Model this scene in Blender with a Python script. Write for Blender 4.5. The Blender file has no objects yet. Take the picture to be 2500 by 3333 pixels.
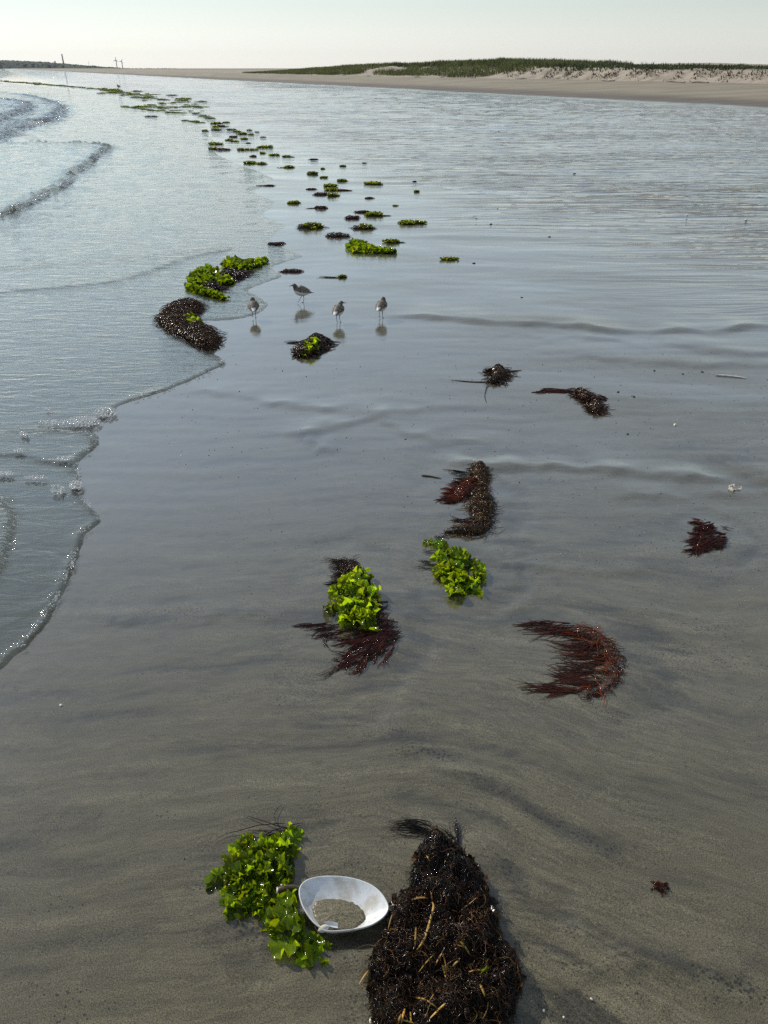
import bpy, math, random
import numpy as np
from mathutils import Vector, Matrix, noise as mnoise
from mathutils.kdtree import KDTree
from mathutils.geometry import delaunay_2d_cdt

random.seed(7)
RNG = np.random.default_rng(7)
R_ = math.radians
sc = bpy.context.scene
COL = sc.collection

# ------------------------------------------------------------------ camera
CAM_H = 1.5
FPX = 2425.0                      # focal length in photograph pixels (2500 x 3333)
PITCH = R_(30.78)
cam_d = bpy.data.cameras.new('camera')
cam_d.sensor_fit = 'VERTICAL'
cam_d.sensor_height = 36.0
cam_d.lens = 36.0 * FPX / 3333.0
cam_d.clip_start = 0.05
cam_d.clip_end = 40000.0
cam = bpy.data.objects.new('camera', cam_d)
cam.location = (0, 0, CAM_H)
cam.rotation_euler = (R_(90) - PITCH, 0, 0)
COL.objects.link(cam)
sc.camera = cam

# ------------------------------------------------------------------ sky and sun
SUN_EL, SUN_AZ = R_(35), R_(-47)          # azimuth from +Y, negative = to the left
w = bpy.data.worlds.new('World')
sc.world = w
w.use_nodes = True
nt = w.node_tree
nt.nodes.clear()
sky = nt.nodes.new('ShaderNodeTexSky')
sky.sky_type = 'NISHITA'
sky.sun_disc = False
sky.sun_elevation = SUN_EL
sky.sun_rotation = SUN_AZ
sky.air_density = 1.7
sky.dust_density = 0.0
sky.ozone_density = 4.0
sky.altitude = 0
hs = nt.nodes.new('ShaderNodeHueSaturation')
hs.inputs['Saturation'].default_value = 0.40
bg = nt.nodes.new('ShaderNodeBackground')
bg.inputs['Strength'].default_value = 0.103
wo = nt.nodes.new('ShaderNodeOutputWorld')
nt.links.new(sky.outputs[0], hs.inputs['Color'])
wb = nt.nodes.new('ShaderNodeMix'); wb.data_type = 'RGBA'; wb.blend_type = 'MULTIPLY'
wb.inputs[0].default_value = 1.0
wb.inputs[7].default_value = (.91, .99, 1.075, 1)       # camera white balance
nt.links.new(hs.outputs[0], wb.inputs[6])
nt.links.new(wb.outputs[2], bg.inputs['Color'])
nt.links.new(bg.outputs[0], wo.inputs['Surface'])

sun_dir = Vector((math.sin(SUN_AZ) * math.cos(SUN_EL), math.cos(SUN_AZ) * math.cos(SUN_EL), math.sin(SUN_EL)))
sd = bpy.data.lights.new('sun', 'SUN')
sd.energy = 3.2
sd.angle = R_(0.53)
sd.color = (1.0, 0.94, 0.84)
sun = bpy.data.objects.new('sun', sd)
sun.rotation_euler = sun_dir.to_track_quat('Z', 'Y').to_euler()
sun.location = (-20, 20, 30)
COL.objects.link(sun)

sc.view_settings.view_transform = 'Standard'
sc.view_settings.look = 'None'
sc.view_settings.exposure = 0.14
sc.view_settings.gamma = 1.0
sc.view_settings.use_curve_mapping = False
sc.render.engine = 'CYCLES'
cy = sc.cycles
cy.use_denoising = False
cy.max_bounces = 8
cy.diffuse_bounces = 2
cy.glossy_bounces = 3
cy.transmission_bounces = 4
cy.transparent_max_bounces = 12
cy.volume_bounces = 0
cy.caustics_reflective = False
cy.caustics_refractive = False
cy.sample_clamp_indirect = 4.0


# ------------------------------------------------------------------ helpers
def G(u, v):
    """pixel of the photograph -> point on the flat sand (z = 0)"""
    a = (u - 1250.0) / FPX
    b = (v - 1666.5) / FPX
    fz = -math.sin(PITCH) - b * math.cos(PITCH)
    fy = math.cos(PITCH) - b * math.sin(PITCH)
    t = CAM_H / -fz
    return np.array((a * t, fy * t))


def GP(pts):
    return np.array([G(*p) for p in pts])


def z1(pts, dx, dy, s):
    """points read in an enlarged crop -> photograph pixels -> ground"""
    return [(dx + x * s, dy + y * s) for x, y in pts]


_perm = np.random.default_rng(3).permutation(256)
_perm = np.concatenate([_perm, _perm, _perm])
_ga = np.random.default_rng(4).uniform(0, 2 * np.pi, 256)
_gx, _gy = np.cos(_ga), np.sin(_ga)


def pn(x, y, seed=0):
    x = np.asarray(x, float) + seed * 17.31
    y = np.asarray(y, float) + seed * 9.77
    xi = np.floor(x).astype(int); yi = np.floor(y).astype(int)
    xf = x - xi; yf = y - yi
    xi &= 255; yi &= 255
    u = xf * xf * xf * (xf * (xf * 6 - 15) + 10)
    v = yf * yf * yf * (yf * (yf * 6 - 15) + 10)

    def g(ix, iy, fx, fy):
        h = _perm[_perm[ix & 255] + (iy & 255)]
        return _gx[h] * fx + _gy[h] * fy
    a = g(xi, yi, xf, yf); b = g(xi + 1, yi, xf - 1, yf)
    c = g(xi, yi + 1, xf, yf - 1); d = g(xi + 1, yi + 1, xf - 1, yf - 1)
    return ((a + u * (b - a)) + v * ((c + u * (d - c)) - (a + u * (b - a)))) * 1.5


def fbm(x, y, o=4, seed=0):
    s = 0; a = 1.0
    for i in range(o):
        s = s + a * pn(x * 2 ** i, y * 2 ** i, seed + i)
        a *= 0.5
    return s / 1.6


def sst(a, b, x):
    t = np.clip((np.asarray(x, float) - a) / (b - a), 0, 1)
    return t * t * (3 - 2 * t)


def seg_dist(px, py, poly, closed=False):
    """distance of points to a polyline, chunked"""
    P = np.asarray(poly, float)
    A = P if closed else P[:-1]
    B = np.roll(P, -1, 0) if closed else P[1:]
    shp = np.shape(px)
    px = np.ravel(px); py = np.ravel(py)
    best = np.full(px.shape, 1e18)
    D = B - A
    L2 = (D ** 2).sum(1) + 1e-18
    for i in range(len(A)):
        t = np.clip(((px - A[i, 0]) * D[i, 0] + (py - A[i, 1]) * D[i, 1]) / L2[i], 0, 1)
        dx = px - A[i, 0] - t * D[i, 0]; dy = py - A[i, 1] - t * D[i, 1]
        np.minimum(best, dx * dx + dy * dy, out=best)
    return np.sqrt(best).reshape(shp)


def edge_dist(px, py, P):
    """distance to a long, finely sampled polyline: nearest vertex, then its two segments"""
    kd = KDTree(len(P))
    for i, p in enumerate(P): kd.insert((p[0], p[1], 0), i)
    kd.balance()
    ix = np.array([kd.find((a, b, 0))[1] for a, b in zip(px, py)], int)
    best = np.full(len(ix), 1e18)
    for o in (-1, 0):
        a = P[np.clip(ix + o, 0, len(P) - 2)]; d = P[np.clip(ix + o, 0, len(P) - 2) + 1] - a
        t = np.clip(((px - a[:, 0]) * d[:, 0] + (py - a[:, 1]) * d[:, 1]) / ((d ** 2).sum(1) + 1e-18), 0, 1)
        best = np.minimum(best, (px - a[:, 0] - t * d[:, 0]) ** 2 + (py - a[:, 1] - t * d[:, 1]) ** 2)
    return np.sqrt(best)


def inside(px, py, poly):
    P = np.asarray(poly, float)
    shp = np.shape(px)
    px = np.ravel(px); py = np.ravel(py)
    r = np.zeros(px.shape, bool)
    j = len(P) - 1
    for i in range(len(P)):
        yi, yj = P[i, 1], P[j, 1]
        if yi != yj:
            c = ((yi > py) != (yj > py)) & (px < (P[j, 0] - P[i, 0]) * (py - yi) / (yj - yi) + P[i, 0])
            r ^= c
        j = i
    return r.reshape(shp)


def resample(poly, step, closed=False):
    P = np.asarray(poly, float)
    if closed:
        P = np.vstack([P, P[:1]])
    d = np.r_[0, np.cumsum(np.hypot(*np.diff(P, axis=0).T))]
    n = max(2, int(d[-1] / step) + 1)
    t = np.linspace(0, d[-1], n)
    return np.c_[np.interp(t, d, P[:, 0]), np.interp(t, d, P[:, 1])]


def chaikin(P, n=2, closed=False):
    P = np.asarray(P, float)
    for _ in range(n):
        if closed:
            Q = np.roll(P, -1, 0)
            P = np.stack([.75 * P + .25 * Q, .25 * P + .75 * Q], 1).reshape(-1, P.shape[1])
        else:
            A, B = P[:-1], P[1:]
            M = np.stack([.75 * A + .25 * B, .25 * A + .75 * B], 1).reshape(-1, P.shape[1])
            P = np.vstack([P[:1], M, P[-1:]])
    return P


def mesh_obj(name, V, F, mat=None, parent=None, smooth=True, col=None, attrs=None, matidx=None, mats=None):
    """V (n,3); F list of (k,3) or (k,4) index arrays"""
    V = np.asarray(V, np.float32)
    if not isinstance(F, (list, tuple)):
        F = [F]
    F = [np.asarray(f, np.int32) for f in F if len(f)]
    me = bpy.data.meshes.new(name)
    me.vertices.add(len(V))
    me.vertices.foreach_set('co', V.ravel())
    loops = np.concatenate([f.ravel() for f in F])
    tot = np.concatenate([np.full(len(f), f.shape[1], np.int32) for f in F])
    st = np.r_[0, np.cumsum(tot)[:-1]].astype(np.int32)
    me.loops.add(len(loops))
    me.loops.foreach_set('vertex_index', loops)
    me.polygons.add(len(tot))
    me.polygons.foreach_set('loop_start', st)
    me.polygons.foreach_set('loop_total', tot)
    if smooth:
        me.polygons.foreach_set('use_smooth', np.ones(len(tot), bool))
    if matidx is not None:
        me.polygons.foreach_set('material_index', np.asarray(matidx, np.int32))
    me.update(calc_edges=True)
    me.validate()
    if col is not None:
        a = me.attributes.new('tint', 'FLOAT_COLOR', 'POINT')
        c = np.ones((len(V), 4), np.float32); c[:, :3] = col
        a.data.foreach_set('color', c.ravel())
    for k, val in (attrs or {}).items():
        a = me.attributes.new(k, 'FLOAT', 'POINT')
        a.data.foreach_set('value', np.asarray(val, np.float32).ravel())
    for m in (mats or ([mat] if mat else [])):
        me.materials.append(m)
    o = bpy.data.objects.new(name, me)
    COL.objects.link(o)
    if parent is not None:
        o.parent = parent
    return o


def tag(o, label=None, cat=None, group=None, kind=None):
    if label: o['label'] = label
    if cat: o['category'] = cat
    if group: o['group'] = group
    if kind: o['kind'] = kind
    return o


def empty(name, loc=(0, 0, 0), rz=0):
    o = bpy.data.objects.new(name, None)
    o.empty_display_size = 0.05
    o.location = loc
    o.rotation_euler = (0, 0, rz)
    COL.objects.link(o)
    return o


class Geo:
    """collects vertices, faces and vertex colours for one mesh"""
    def __init__(s): s.V = []; s.F3 = []; s.F4 = []; s.C = []; s.n = 0

    def add(s, V, F, col=(1, 1, 1)):
        V = np.asarray(V, float).reshape(-1, 3); F = np.asarray(F, int)
        (s.F4 if F.shape[1] == 4 else s.F3).append(F + s.n)
        c = np.asarray(col, float)
        s.C.append(np.broadcast_to(c, (len(V), 3)) if c.ndim == 1 else c)
        s.V.append(V); s.n += len(V)

    def build(s, name, mat, parent=None, origin=None, smooth=True):
        V = np.vstack(s.V)
        if origin is not None:
            V = V - np.asarray(origin)
        F = []
        if s.F3: F.append(np.vstack(s.F3))
        if s.F4: F.append(np.vstack(s.F4))
        return mesh_obj(name, V, F, mat, parent, smooth, np.vstack(s.C))


def tubes(paths, radii, k=4, cols=None):
    """paths (n,m,3), radii (n,m) -> V, F4, C"""
    P = np.asarray(paths, float); n, m, _ = P.shape
    T = np.gradient(P, axis=1)
    T /= np.linalg.norm(T, axis=2, keepdims=True) + 1e-12
    up = np.zeros_like(T); up[..., 2] = 1
    ver = np.abs(T[..., 2]) > .93
    up[ver] = (1, 0, 0)
    A = np.cross(T, up); A /= np.linalg.norm(A, axis=2, keepdims=True) + 1e-12
    B = np.cross(A, T)
    ang = np.arange(k) * 2 * np.pi / k
    V = P[:, :, None, :] + radii[:, :, None, None] * (np.cos(ang)[None, None, :, None] * A[:, :, None, :] + np.sin(ang)[None, None, :, None] * B[:, :, None, :])
    idx = np.arange(n * m * k).reshape(n, m, k)
    a = idx[:, :-1, :]; b = np.roll(a, -1, 2); c = idx[:, 1:, :]; d = np.roll(c, -1, 2)
    F = np.stack([a, b, d, c], -1).reshape(-1, 4)
    C = None
    if cols is not None:
        C = np.repeat(np.asarray(cols, float), m * k, 0)
    return V.reshape(-1, 3), F, C


# ------------------------------------------------------------------ materials
class NT:
    def __init__(s, name):
        s.m = bpy.data.materials.new(name); s.m.use_nodes = True
        s.t = s.m.node_tree; s.t.nodes.clear()
        s.out = s.n('ShaderNodeOutputMaterial')

    def n(s, typ, ins=None, **kw):
        x = s.t.nodes.new(typ)
        for k, v in kw.items(): setattr(x, k, v)
        for k, v in (ins or {}).items():
            if isinstance(v, bpy.types.NodeSocket): s.t.links.new(v, x.inputs[k])
            else: x.inputs[k].default_value = v
        return x

    def l(s, a, b): s.t.links.new(a, b)

    def pos(s): return s.n('ShaderNodeNewGeometry').outputs['Position']

    def obj(s): return s.n('ShaderNodeTexCoord').outputs['Object']

    def scale(s, vec, sx, sy, sz=1.0, rot=0.0):
        return s.n('ShaderNodeMapping', {'Vector': vec, 'Scale': (sx, sy, sz), 'Rotation': (0, 0, rot)}).outputs[0]

    def noise(s, vec, scale, detail=4, rough=.55, dist=0.0):
        return s.n('ShaderNodeTexNoise', {'Vector': vec, 'Scale': scale, 'Detail': detail, 'Roughness': rough, 'Distortion': dist}).outputs['Fac']

    def ramp(s, fac, a, b, lo=0.0, hi=1.0):
        r = s.n('ShaderNodeMapRange', {'Value': fac, 'From Min': a, 'From Max': b, 'To Min': lo, 'To Max': hi})
        r.interpolation_type = 'SMOOTHSTEP'
        return r.outputs[0]

    def mix(s, f, a, b):
        x = s.t.nodes.new('ShaderNodeMix'); x.data_type = 'RGBA'
        for sock, v in ((x.inputs[0], f), (x.inputs[6], a), (x.inputs[7], b)):
            if isinstance(v, bpy.types.NodeSocket): s.t.links.new(v, sock)
            else: sock.default_value = v if not isinstance(v, tuple) or len(v) == 4 else (*v, 1)
        return x.outputs[2]

    def mul(s, a, b):
        x = s.t.nodes.new('ShaderNodeMix'); x.data_type = 'RGBA'; x.blend_type = 'MULTIPLY'; x.inputs[0].default_value = 1
        for sock, v in ((x.inputs[6], a), (x.inputs[7], b)):
            if isinstance(v, bpy.types.NodeSocket): s.t.links.new(v, sock)
            else: sock.default_value = v if not isinstance(v, tuple) or len(v) == 4 else (*v, 1)
        return x.outputs[2]

    def math(s, op, a, b=0.0, clamp=False):
        x = s.t.nodes.new('ShaderNodeMath'); x.operation = op; x.use_clamp = clamp
        for sock, v in ((x.inputs[0], a), (x.inputs[1], b)):
            if isinstance(v, bpy.types.NodeSocket): s.t.links.new(v, sock)
            else: sock.default_value = v
        return x.outputs[0]

    def attr(s, name, color=False):
        a = s.n('ShaderNodeAttribute'); a.attribute_name = name
        return a.outputs['Color'] if color else a.outputs['Fac']

    def bump(s, h, dist, strength=1.0, normal=None):
        ins = {'Height': h, 'Distance': dist, 'Strength': strength}
        if normal is not None: ins['Normal'] = normal
        return s.n('ShaderNodeBump', ins).outputs[0]

    def bsdf(s, **kw):
        names = {'color': 'Base Color', 'rough': 'Roughness', 'ior': 'IOR', 'normal': 'Normal', 'coat': 'Coat Weight',
                 'coat_rough': 'Coat Roughness', 'spec': 'Specular IOR Level', 'metal': 'Metallic', 'sss': 'Subsurface Weight',
                 'coat_normal': 'Coat Normal', 'coat_ior': 'Coat IOR'}
        ins = {}
        for k, v in kw.items():
            if k == 'color' and isinstance(v, tuple) and len(v) == 3: v = (*v, 1)
            ins[names[k]] = v
        return s.n('ShaderNodeBsdfPrincipled', ins)

    def done(s, shader):
        s.l(shader.outputs[0], s.out.inputs['Surface'])
        return s.m


def mat_sand():
    t = NT('wet_sand')
    p = t.pos()
    dry = t.attr('dry'); pool = t.attr('pool'); mid = t.attr('mid')
    # broad streaks of dark mineral grains left by the backwash, plus painted ridge shade
    c = t.mix(t.attr('dark'), (.112, .098, .061), (.056, .050, .034))
    c = t.mix(t.attr('pale'), c, (.150, .132, .084))
    # single grains
    g = t.noise(p, 400, 2, .8)
    xs = t.n('ShaderNodeSeparateXYZ', {'Vector': p}).outputs['X']
    flow = t.n('ShaderNodeCombineXYZ', {'X': t.math('MULTIPLY', xs, 11.0), 'Y': t.math('MULTIPLY', t.attr('psi'), 62.0)}).outputs[0]
    g2 = t.noise(flow, 1.0, 5, .72, 1.2)
    c = t.mul(c, t.n('ShaderNodeCombineColor', {'Red': t.ramp(g, .28, .72, .34, 1.75), 'Green': t.ramp(g, .28, .72, .34, 1.73), 'Blue': t.ramp(g, .28, .72, .35, 1.70)}).outputs[0])
    fan = t.attr('fan')
    g2 = t.math('ADD', .5, t.math('MULTIPLY', t.math('SUBTRACT', g2, .5), t.math('ADD', .75, t.math('MULTIPLY', fan, 1.1))))
    c = t.mul(c, t.n('ShaderNodeCombineColor', {'Red': t.ramp(g2, .3, .7, .80, 1.18), 'Green': t.ramp(g2, .3, .7, .80, 1.18), 'Blue': t.ramp(g2, .3, .7, .81, 1.16)}).outputs[0])
    vo = t.n('ShaderNodeTexVoronoi', {'Vector': p, 'Scale': 95.0})
    sp = t.math('LESS_THAN', vo.outputs['Distance'], t.attr('speck'))
    c = t.mix(t.math('MULTIPLY', sp, .75), c, (.022, .02, .017))
    # dry upper beach
    d1 = t.attr('dryvar')
    drycol = t.mix(d1, (.29, .245, .165), (.23, .19, .128))
    dampcol = t.mix(d1, (.150, .118, .086), (.118, .094, .070))
    upper = t.mix(t.ramp(dry, .25, .75), dampcol, drycol)
    c = t.mix(t.ramp(dry, .02, .10), c, upper)
    # roughness: a mirror where the film of water stands, duller where it has drained
    wet = t.math('MULTIPLY', t.attr('drained'), t.math('SUBTRACT', 1.0, pool), True)
    rough = t.math('ADD', t.math('ADD', .10, t.math('MULTIPLY', wet, .16)), t.math('MULTIPLY', t.ramp(mid, 0, 1), -.02))
    rough = t.math('ADD', rough, t.math('MULTIPLY', t.ramp(dry, .02, .12), .6), True)
    # relief finer than the mesh
    sm = t.math('SUBTRACT', 1.0, t.math('MULTIPLY', pool, .75))
    b2 = t.bump(g2, .0030, t.math('MULTIPLY', sm, .3))
    # thin current ridges on the half drained flat, steep on the side that faces the water
    rn = t.noise(t.scale(p, .42, 3.0, 1, -.05), 1.0, 3, .62, .5)
    rd = t.math('ABSOLUTE', t.math('SUBTRACT', rn, .5))
    rd = t.math('POWER', t.math('SUBTRACT', 1.0, t.math('MULTIPLY', rd, 3.2), True), 3.0)
    b2 = t.bump(rd, .04, t.math('MULTIPLY', t.attr('rip'), .9), b2)
    b3 = t.bump(g, .0009, t.math('MULTIPLY', sm, t.ramp(mid, 0, 1, .42, .12)), b2)
    film = t.attr('film')
    c = t.mix(film, c, t.mul(c, (.84, .88, .88)))           # soaked sand is darker than drained sand
    bs = t.bsdf(color=c, rough=rough, ior=1.45, normal=b3, coat=film, coat_rough=.04, coat_ior=2.2, coat_normal=b2)
    return t.done(bs)


def mat_water():
    t = NT('sea_water')
    p = t.pos()
    chop = t.attr('chop'); far = t.attr('far')
    n1 = t.noise(t.scale(p, 3.2, 11, 1, .18), 1.6, 4, .55, .7)
    n2 = t.noise(t.scale(p, 9, 26, 1, -.15), 1.8, 3, .55, .4)
    n3 = t.noise(t.scale(p, 40, 70), 1.0, 3, .6)
    near = t.math('SUBTRACT', 1.0, far)
    n0 = t.noise(t.scale(p, .9, 3.4, 1, .12), 1.5, 3, .55, .6)
    b0 = t.bump(n0, .10, t.math('MULTIPLY', t.ramp(far, 0, .4, .12, 1), t.math('ADD', .28, chop, True)))
    b1 = t.bump(n1, .030, t.math('ADD', t.ramp(far, 0, 1, .34, .16), t.math('MULTIPLY', chop, .6), True), b0)
    b2 = t.bump(n2, .0085, t.math('MULTIPLY', t.math('ADD', .22, t.math('MULTIPLY', chop, .75), True), t.math('ADD', .15, near, True)), b1)
    b3 = t.bump(n3, .0060, t.math('MULTIPLY', t.math('ADD', .08, chop, True), near), b2)
    back = t.n('ShaderNodeNewGeometry').outputs['Backfacing']
    ior = t.ramp(back, 0, 1, 1.34, 1 / 1.34)          # the sheet is thin: the same reflectance from both sides
    fr = t.n('ShaderNodeFresnel', {'IOR': ior, 'Normal': b3}).outputs[0]
    tr = t.n('ShaderNodeBsdfTransparent', {'Color': t.mix(t.attr('front_shade'), (.80, .825, .80), (.44, .41, .35))})     # shade of bead and rolling fronts, painted into the water tint
    gl = t.n('ShaderNodeBsdfGlossy', {'Color': (1, 1, 1, 1), 'Roughness': .022, 'Normal': b3})
    mx = t.n('ShaderNodeMixShader', {'Fac': fr})
    t.l(tr.outputs[0], mx.inputs[1]); t.l(gl.outputs[0], mx.inputs[2])
    return t.done(mx)


def mat_leaf(name, dif, tra, rough=.22, ftr=.5):
    """wet seaweed blade: lets light through, glossy with water; colour varies by the vertex tint"""
    t = NT(name)
    tint = t.attr('tint', True)
    nz = t.noise(t.obj(), 60, 3)
    v = t.ramp(nz, .3, .7, .75, 1.2)
    vv = t.n('ShaderNodeCombineColor', {'Red': v, 'Green': v, 'Blue': v}).outputs[0]
    tint = t.mul(tint, vv)
    bp = t.bump(t.noise(t.obj(), 120, 3), .002, .5)
    bs = t.bsdf(color=t.mul(tint, dif), rough=rough, ior=1.4, normal=bp)
    tl = t.n('ShaderNodeBsdfTranslucent', {'Color': t.mul(tint, tra), 'Normal': bp})
    mx = t.n('ShaderNodeMixShader', {'Fac': ftr})
    t.l(bs.outputs[0], mx.inputs[1]); t.l(tl.outputs[0], mx.inputs[2])
    return t.done(mx)


def mat_plain(name, col, rough=.6, nscale=20, var=.25, bumpd=0.0, tint=False, coat=0.0, ior=1.45):
    t = NT(name)
    nz = t.noise(t.obj(), nscale, 4)
    v = t.ramp(nz, .3, .7, 1 - var, 1 + var)
    c = t.mul(t.n('ShaderNodeCombineColor', {'Red': v, 'Green': v, 'Blue': v}).outputs[0], col)
    if tint: c = t.mul(c, t.attr('tint', True))
    kw = dict(color=c, rough=rough, ior=ior)
    if bumpd: kw['normal'] = t.bump(nz, bumpd, .6)
    if coat: kw['coat'] = coat; kw['coat_rough'] = .1
    return t.done(t.bsdf(**kw))


def mat_shell():
    t = NT('clam_shell')
    p = t.obj()
    up = t.attr('inner')
    n1 = t.noise(p, 35, 5, .6)
    n2 = t.noise(t.scale(p, 1, 1), 190, 3)
    cin = t.mix(t.ramp(n1, .42, .72), (.74, .75, .76), (.54, .51, .44))
    cin = t.mix(t.math('MULTIPLY', t.ramp(n2, .6, .72), .5), cin, (.40, .36, .30))
    d = t.attr('ring')
    wv = t.math('SINE', t.math('MULTIPLY', d, 150.0))
    cout = t.mix(t.ramp(wv, -1, 1), (.62, .58, .50), (.74, .71, .64))
    cout = t.mix(t.ramp(n1, .5, .7), cout, (.42, .37, .28))
    c = t.mix(up, cout, cin)
    bp = t.bump(t.math('ADD', wv, t.math('MULTIPLY', n2, .6)), .0006, t.math('SUBTRACT', 1.0, t.math('MULTIPLY', up, .97)))
    return t.done(t.bsdf(color=c, rough=.38, ior=1.5, normal=bp))


def mat_bird(wing=False):
    t = NT('wing_feathers' if wing else 'bird_plumage')
    p = t.obj()
    x = t.n('ShaderNodeSeparateXYZ', {'Vector': p})
    n1 = t.noise(t.scale(p, 90, 200, 160), 1.0, 3, .6)
    back = t.mix(t.ramp(n1, .42, .60), (.030, .023, .018), (.25, .205, .155))
    if wing:
        return t.done(t.bsdf(color=back, rough=.7))
    head = t.mix(t.ramp(t.noise(p, 260, 3), .4, .62), (.022, .019, .017), (.11, .092, .075))
    zz = t.math('ADD', x.outputs['Z'], t.math('MULTIPLY', t.math('SUBTRACT', n1, .5), .012))
    c = t.mix(t.ramp(zz, .086, .094), (.80, .79, .77), back)
    c = t.mix(t.math('MULTIPLY', t.ramp(x.outputs['X'], .030, .040), t.ramp(zz, .104, .110)), c, head)
    c = t.mix(t.ramp(x.outputs['X'], .0660, .0675), c, (.012, .011, .010))
    c = t.mix(t.ramp(x.outputs['Z'], .058, .052), c, (.012, .011, .010))
    return t.done(t.bsdf(color=c, rough=.6))


M = {}
M['sand'] = mat_sand()
M['water'] = mat_water()
M['lettuce'] = mat_leaf('sea_lettuce', (.140, .212, .008), (.49, .62, .010), .10, .52)
M['green_far'] = mat_leaf('green_weed', (.095, .125, .014), (.30, .34, .02), .20, .5)
M['red'] = mat_leaf('red_weed', (.078, .029, .018), (.25, .09, .048), .12, .42)
M['brown'] = mat_leaf('brown_weed', (.058, .036, .020), (.15, .08, .03), .19, .3)
M['black'] = mat_leaf('wet_black_weed', (.022, .015, .012), (.05, .03, .015), .07, .15)
M['straw'] = mat_leaf('straw', (.42, .29, .085), (.32, .2, .04), .4, .3)
M['shell'] = mat_shell()
M['bird'] = mat_bird()
M['wing'] = mat_bird(True)
M['eye'] = mat_plain('bird_eye', (.01, .009, .008), .12)
M['grit_pale'] = mat_plain('pale_grit', (.72, .69, .62), .25, tint=True)
M['grit_dark'] = mat_plain('dark_grit', (.022, .019, .016), .35)
M['pebble'] = mat_plain('pale_pebble', (.66, .60, .50), .4, 90, .3, .001)
M['stick'] = mat_plain('wet_stick', (.085, .060, .034), .3, 70, .4, .001)
M['bleached'] = mat_plain('bleached_stick', (.66, .64, .60), .5, 60, .2)
M['dune_sand'] = mat_plain('dune_sand', (.34, .285, .22), .9, 1.2, .22, .05)
M['grass'] = mat_leaf('dune_grass', (.098, .108, .044), (.15, .17, .05), .6, .3)
M['driftwood'] = mat_plain('driftwood', (.20, .175, .15), .8, 4, .3)
M['hill'] = mat_plain('wooded_hill', (.030, .045, .022), .95, .03, .35)
M['steel'] = mat_plain('far_steel', (.33, .33, .33), .6, 1, .05)
M['post'] = mat_plain('weathered_post', (.45, .42, .38), .8, 5, .1)


def mat_foam():
    t = NT('sea_foam')
    bs = t.bsdf(color=(.74, .74, .72), rough=.12, ior=1.33)
    tr = t.n('ShaderNodeBsdfTransparent')
    fr = t.n('ShaderNodeLayerWeight', {'Blend': .45}).outputs['Facing']
    mx = t.n('ShaderNodeMixShader', {'Fac': t.ramp(fr, 0, .9, .30, .85)})
    t.l(tr.outputs[0], mx.inputs[1]); t.l(bs.outputs[0], mx.inputs[2])
    return t.done(mx)


M['foam'] = mat_foam()

# ------------------------------------------------------------------ the sand flat
# the shore runs along (-.403, .915); N grows towards the dunes, S along the shore into the distance
def NS(x, y):
    return .915 * x + .403 * y, -.403 * x + .915 * y


def XY(N, S):
    return .915 * N - .403 * S, .403 * N + .915 * S


def XYD(N, S):
    """the dune's own grid"""
    return XY(N + 2, S * 1.2)


# small steps and ridges left in the sand: pixels along the line, height, width
RIDGES = [
    (GP([(1400, 1030), (1560, 1045), (1700, 1048), (1850, 1060), (1960, 1072), (2080, 1078), (2180, 1072), (2330, 1075), (2500, 1060), (2700, 1040)]), .016, .10),
    (GP([(1900, 1100), (2100, 1112), (2300, 1135), (2600, 1155)]), .007, .12),
    (GP([(2050, 1170), (2250, 1185), (2500, 1190), (2700, 1200)]), .008, .09),
    (GP([(1500, 1510), (1800, 1520), (2000, 1530), (2150, 1550), (2300, 1560), (2500, 1562), (2700, 1560)]), .011, .05),
    (GP([(2000, 1610), (2250, 1618), (2450, 1600), (2700, 1590)]), .006, .05),
    (GP([(980, 1420), (1060, 1390), (1150, 1372), (1250, 1340), (1400, 1330)]), .006, .05),
    (GP([(1230, 1330), (1260, 1370), (1300, 1400), (1400, 1430), (1600, 1440)]), .005, .04),
    (GP([(930, 1320), (1050, 1330), (1200, 1345)]), .004, .04),
    (GP([(1040, 1470), (1030, 1430), (1010, 1410)]), .007, .03),
    (GP([(700, 1280), (860, 1300), (1000, 1330), (1250, 1345)]), .005, .05),
    (GP([(1300, 2420), (1500, 2520), (1700, 2640), (1850, 2730), (2000, 2790)]), .0045, .04),
    (GP([(1640, 2840), (1720, 2960), (1830, 3040), (1960, 3110), (2080, 3150), (2200, 3160), (2300, 3210), (2450, 3260)]), .006, .030),
    (GP([(1880, 3180), (1960, 3165), (2100, 3140), (2190, 3150), (2330, 3190)]), .007, .022),
    (GP([(1660, 3060), (1760, 3120), (1900, 3165)]), .005, .02),
    (GP([(1990, 3195), (2080, 3250), (2140, 3300)]), .005, .015),
    (GP([(1560, 2890), (1620, 2950), (1650, 3040), (1690, 3110)]), .006, .018),
    (GP([(900, 3010), (960, 3080), (1060, 3100), (1180, 3170), (1230, 3140)]), .005, .02),
    (GP([(760, 3030), (860, 3080), (940, 3130), (1080, 3160)]), .004, .018),
    (GP([(1650, 1830), (1800, 1850), (1950, 1870), (2100, 1860)]), .004, .03),
    (GP([(400, 2030), (600, 2010), (800, 2000), (980, 2010)]), .003, .03),
]
DUNE_TOP = ([-60, 20, 35, 45, 54, 71, 83, 100, 113, 125, 138, 150, 200, 400], [.85, .80, .78, .86, .95, 1.35, 1.28, 1.12, .95, .70, .36, .2, .2, .2])


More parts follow.
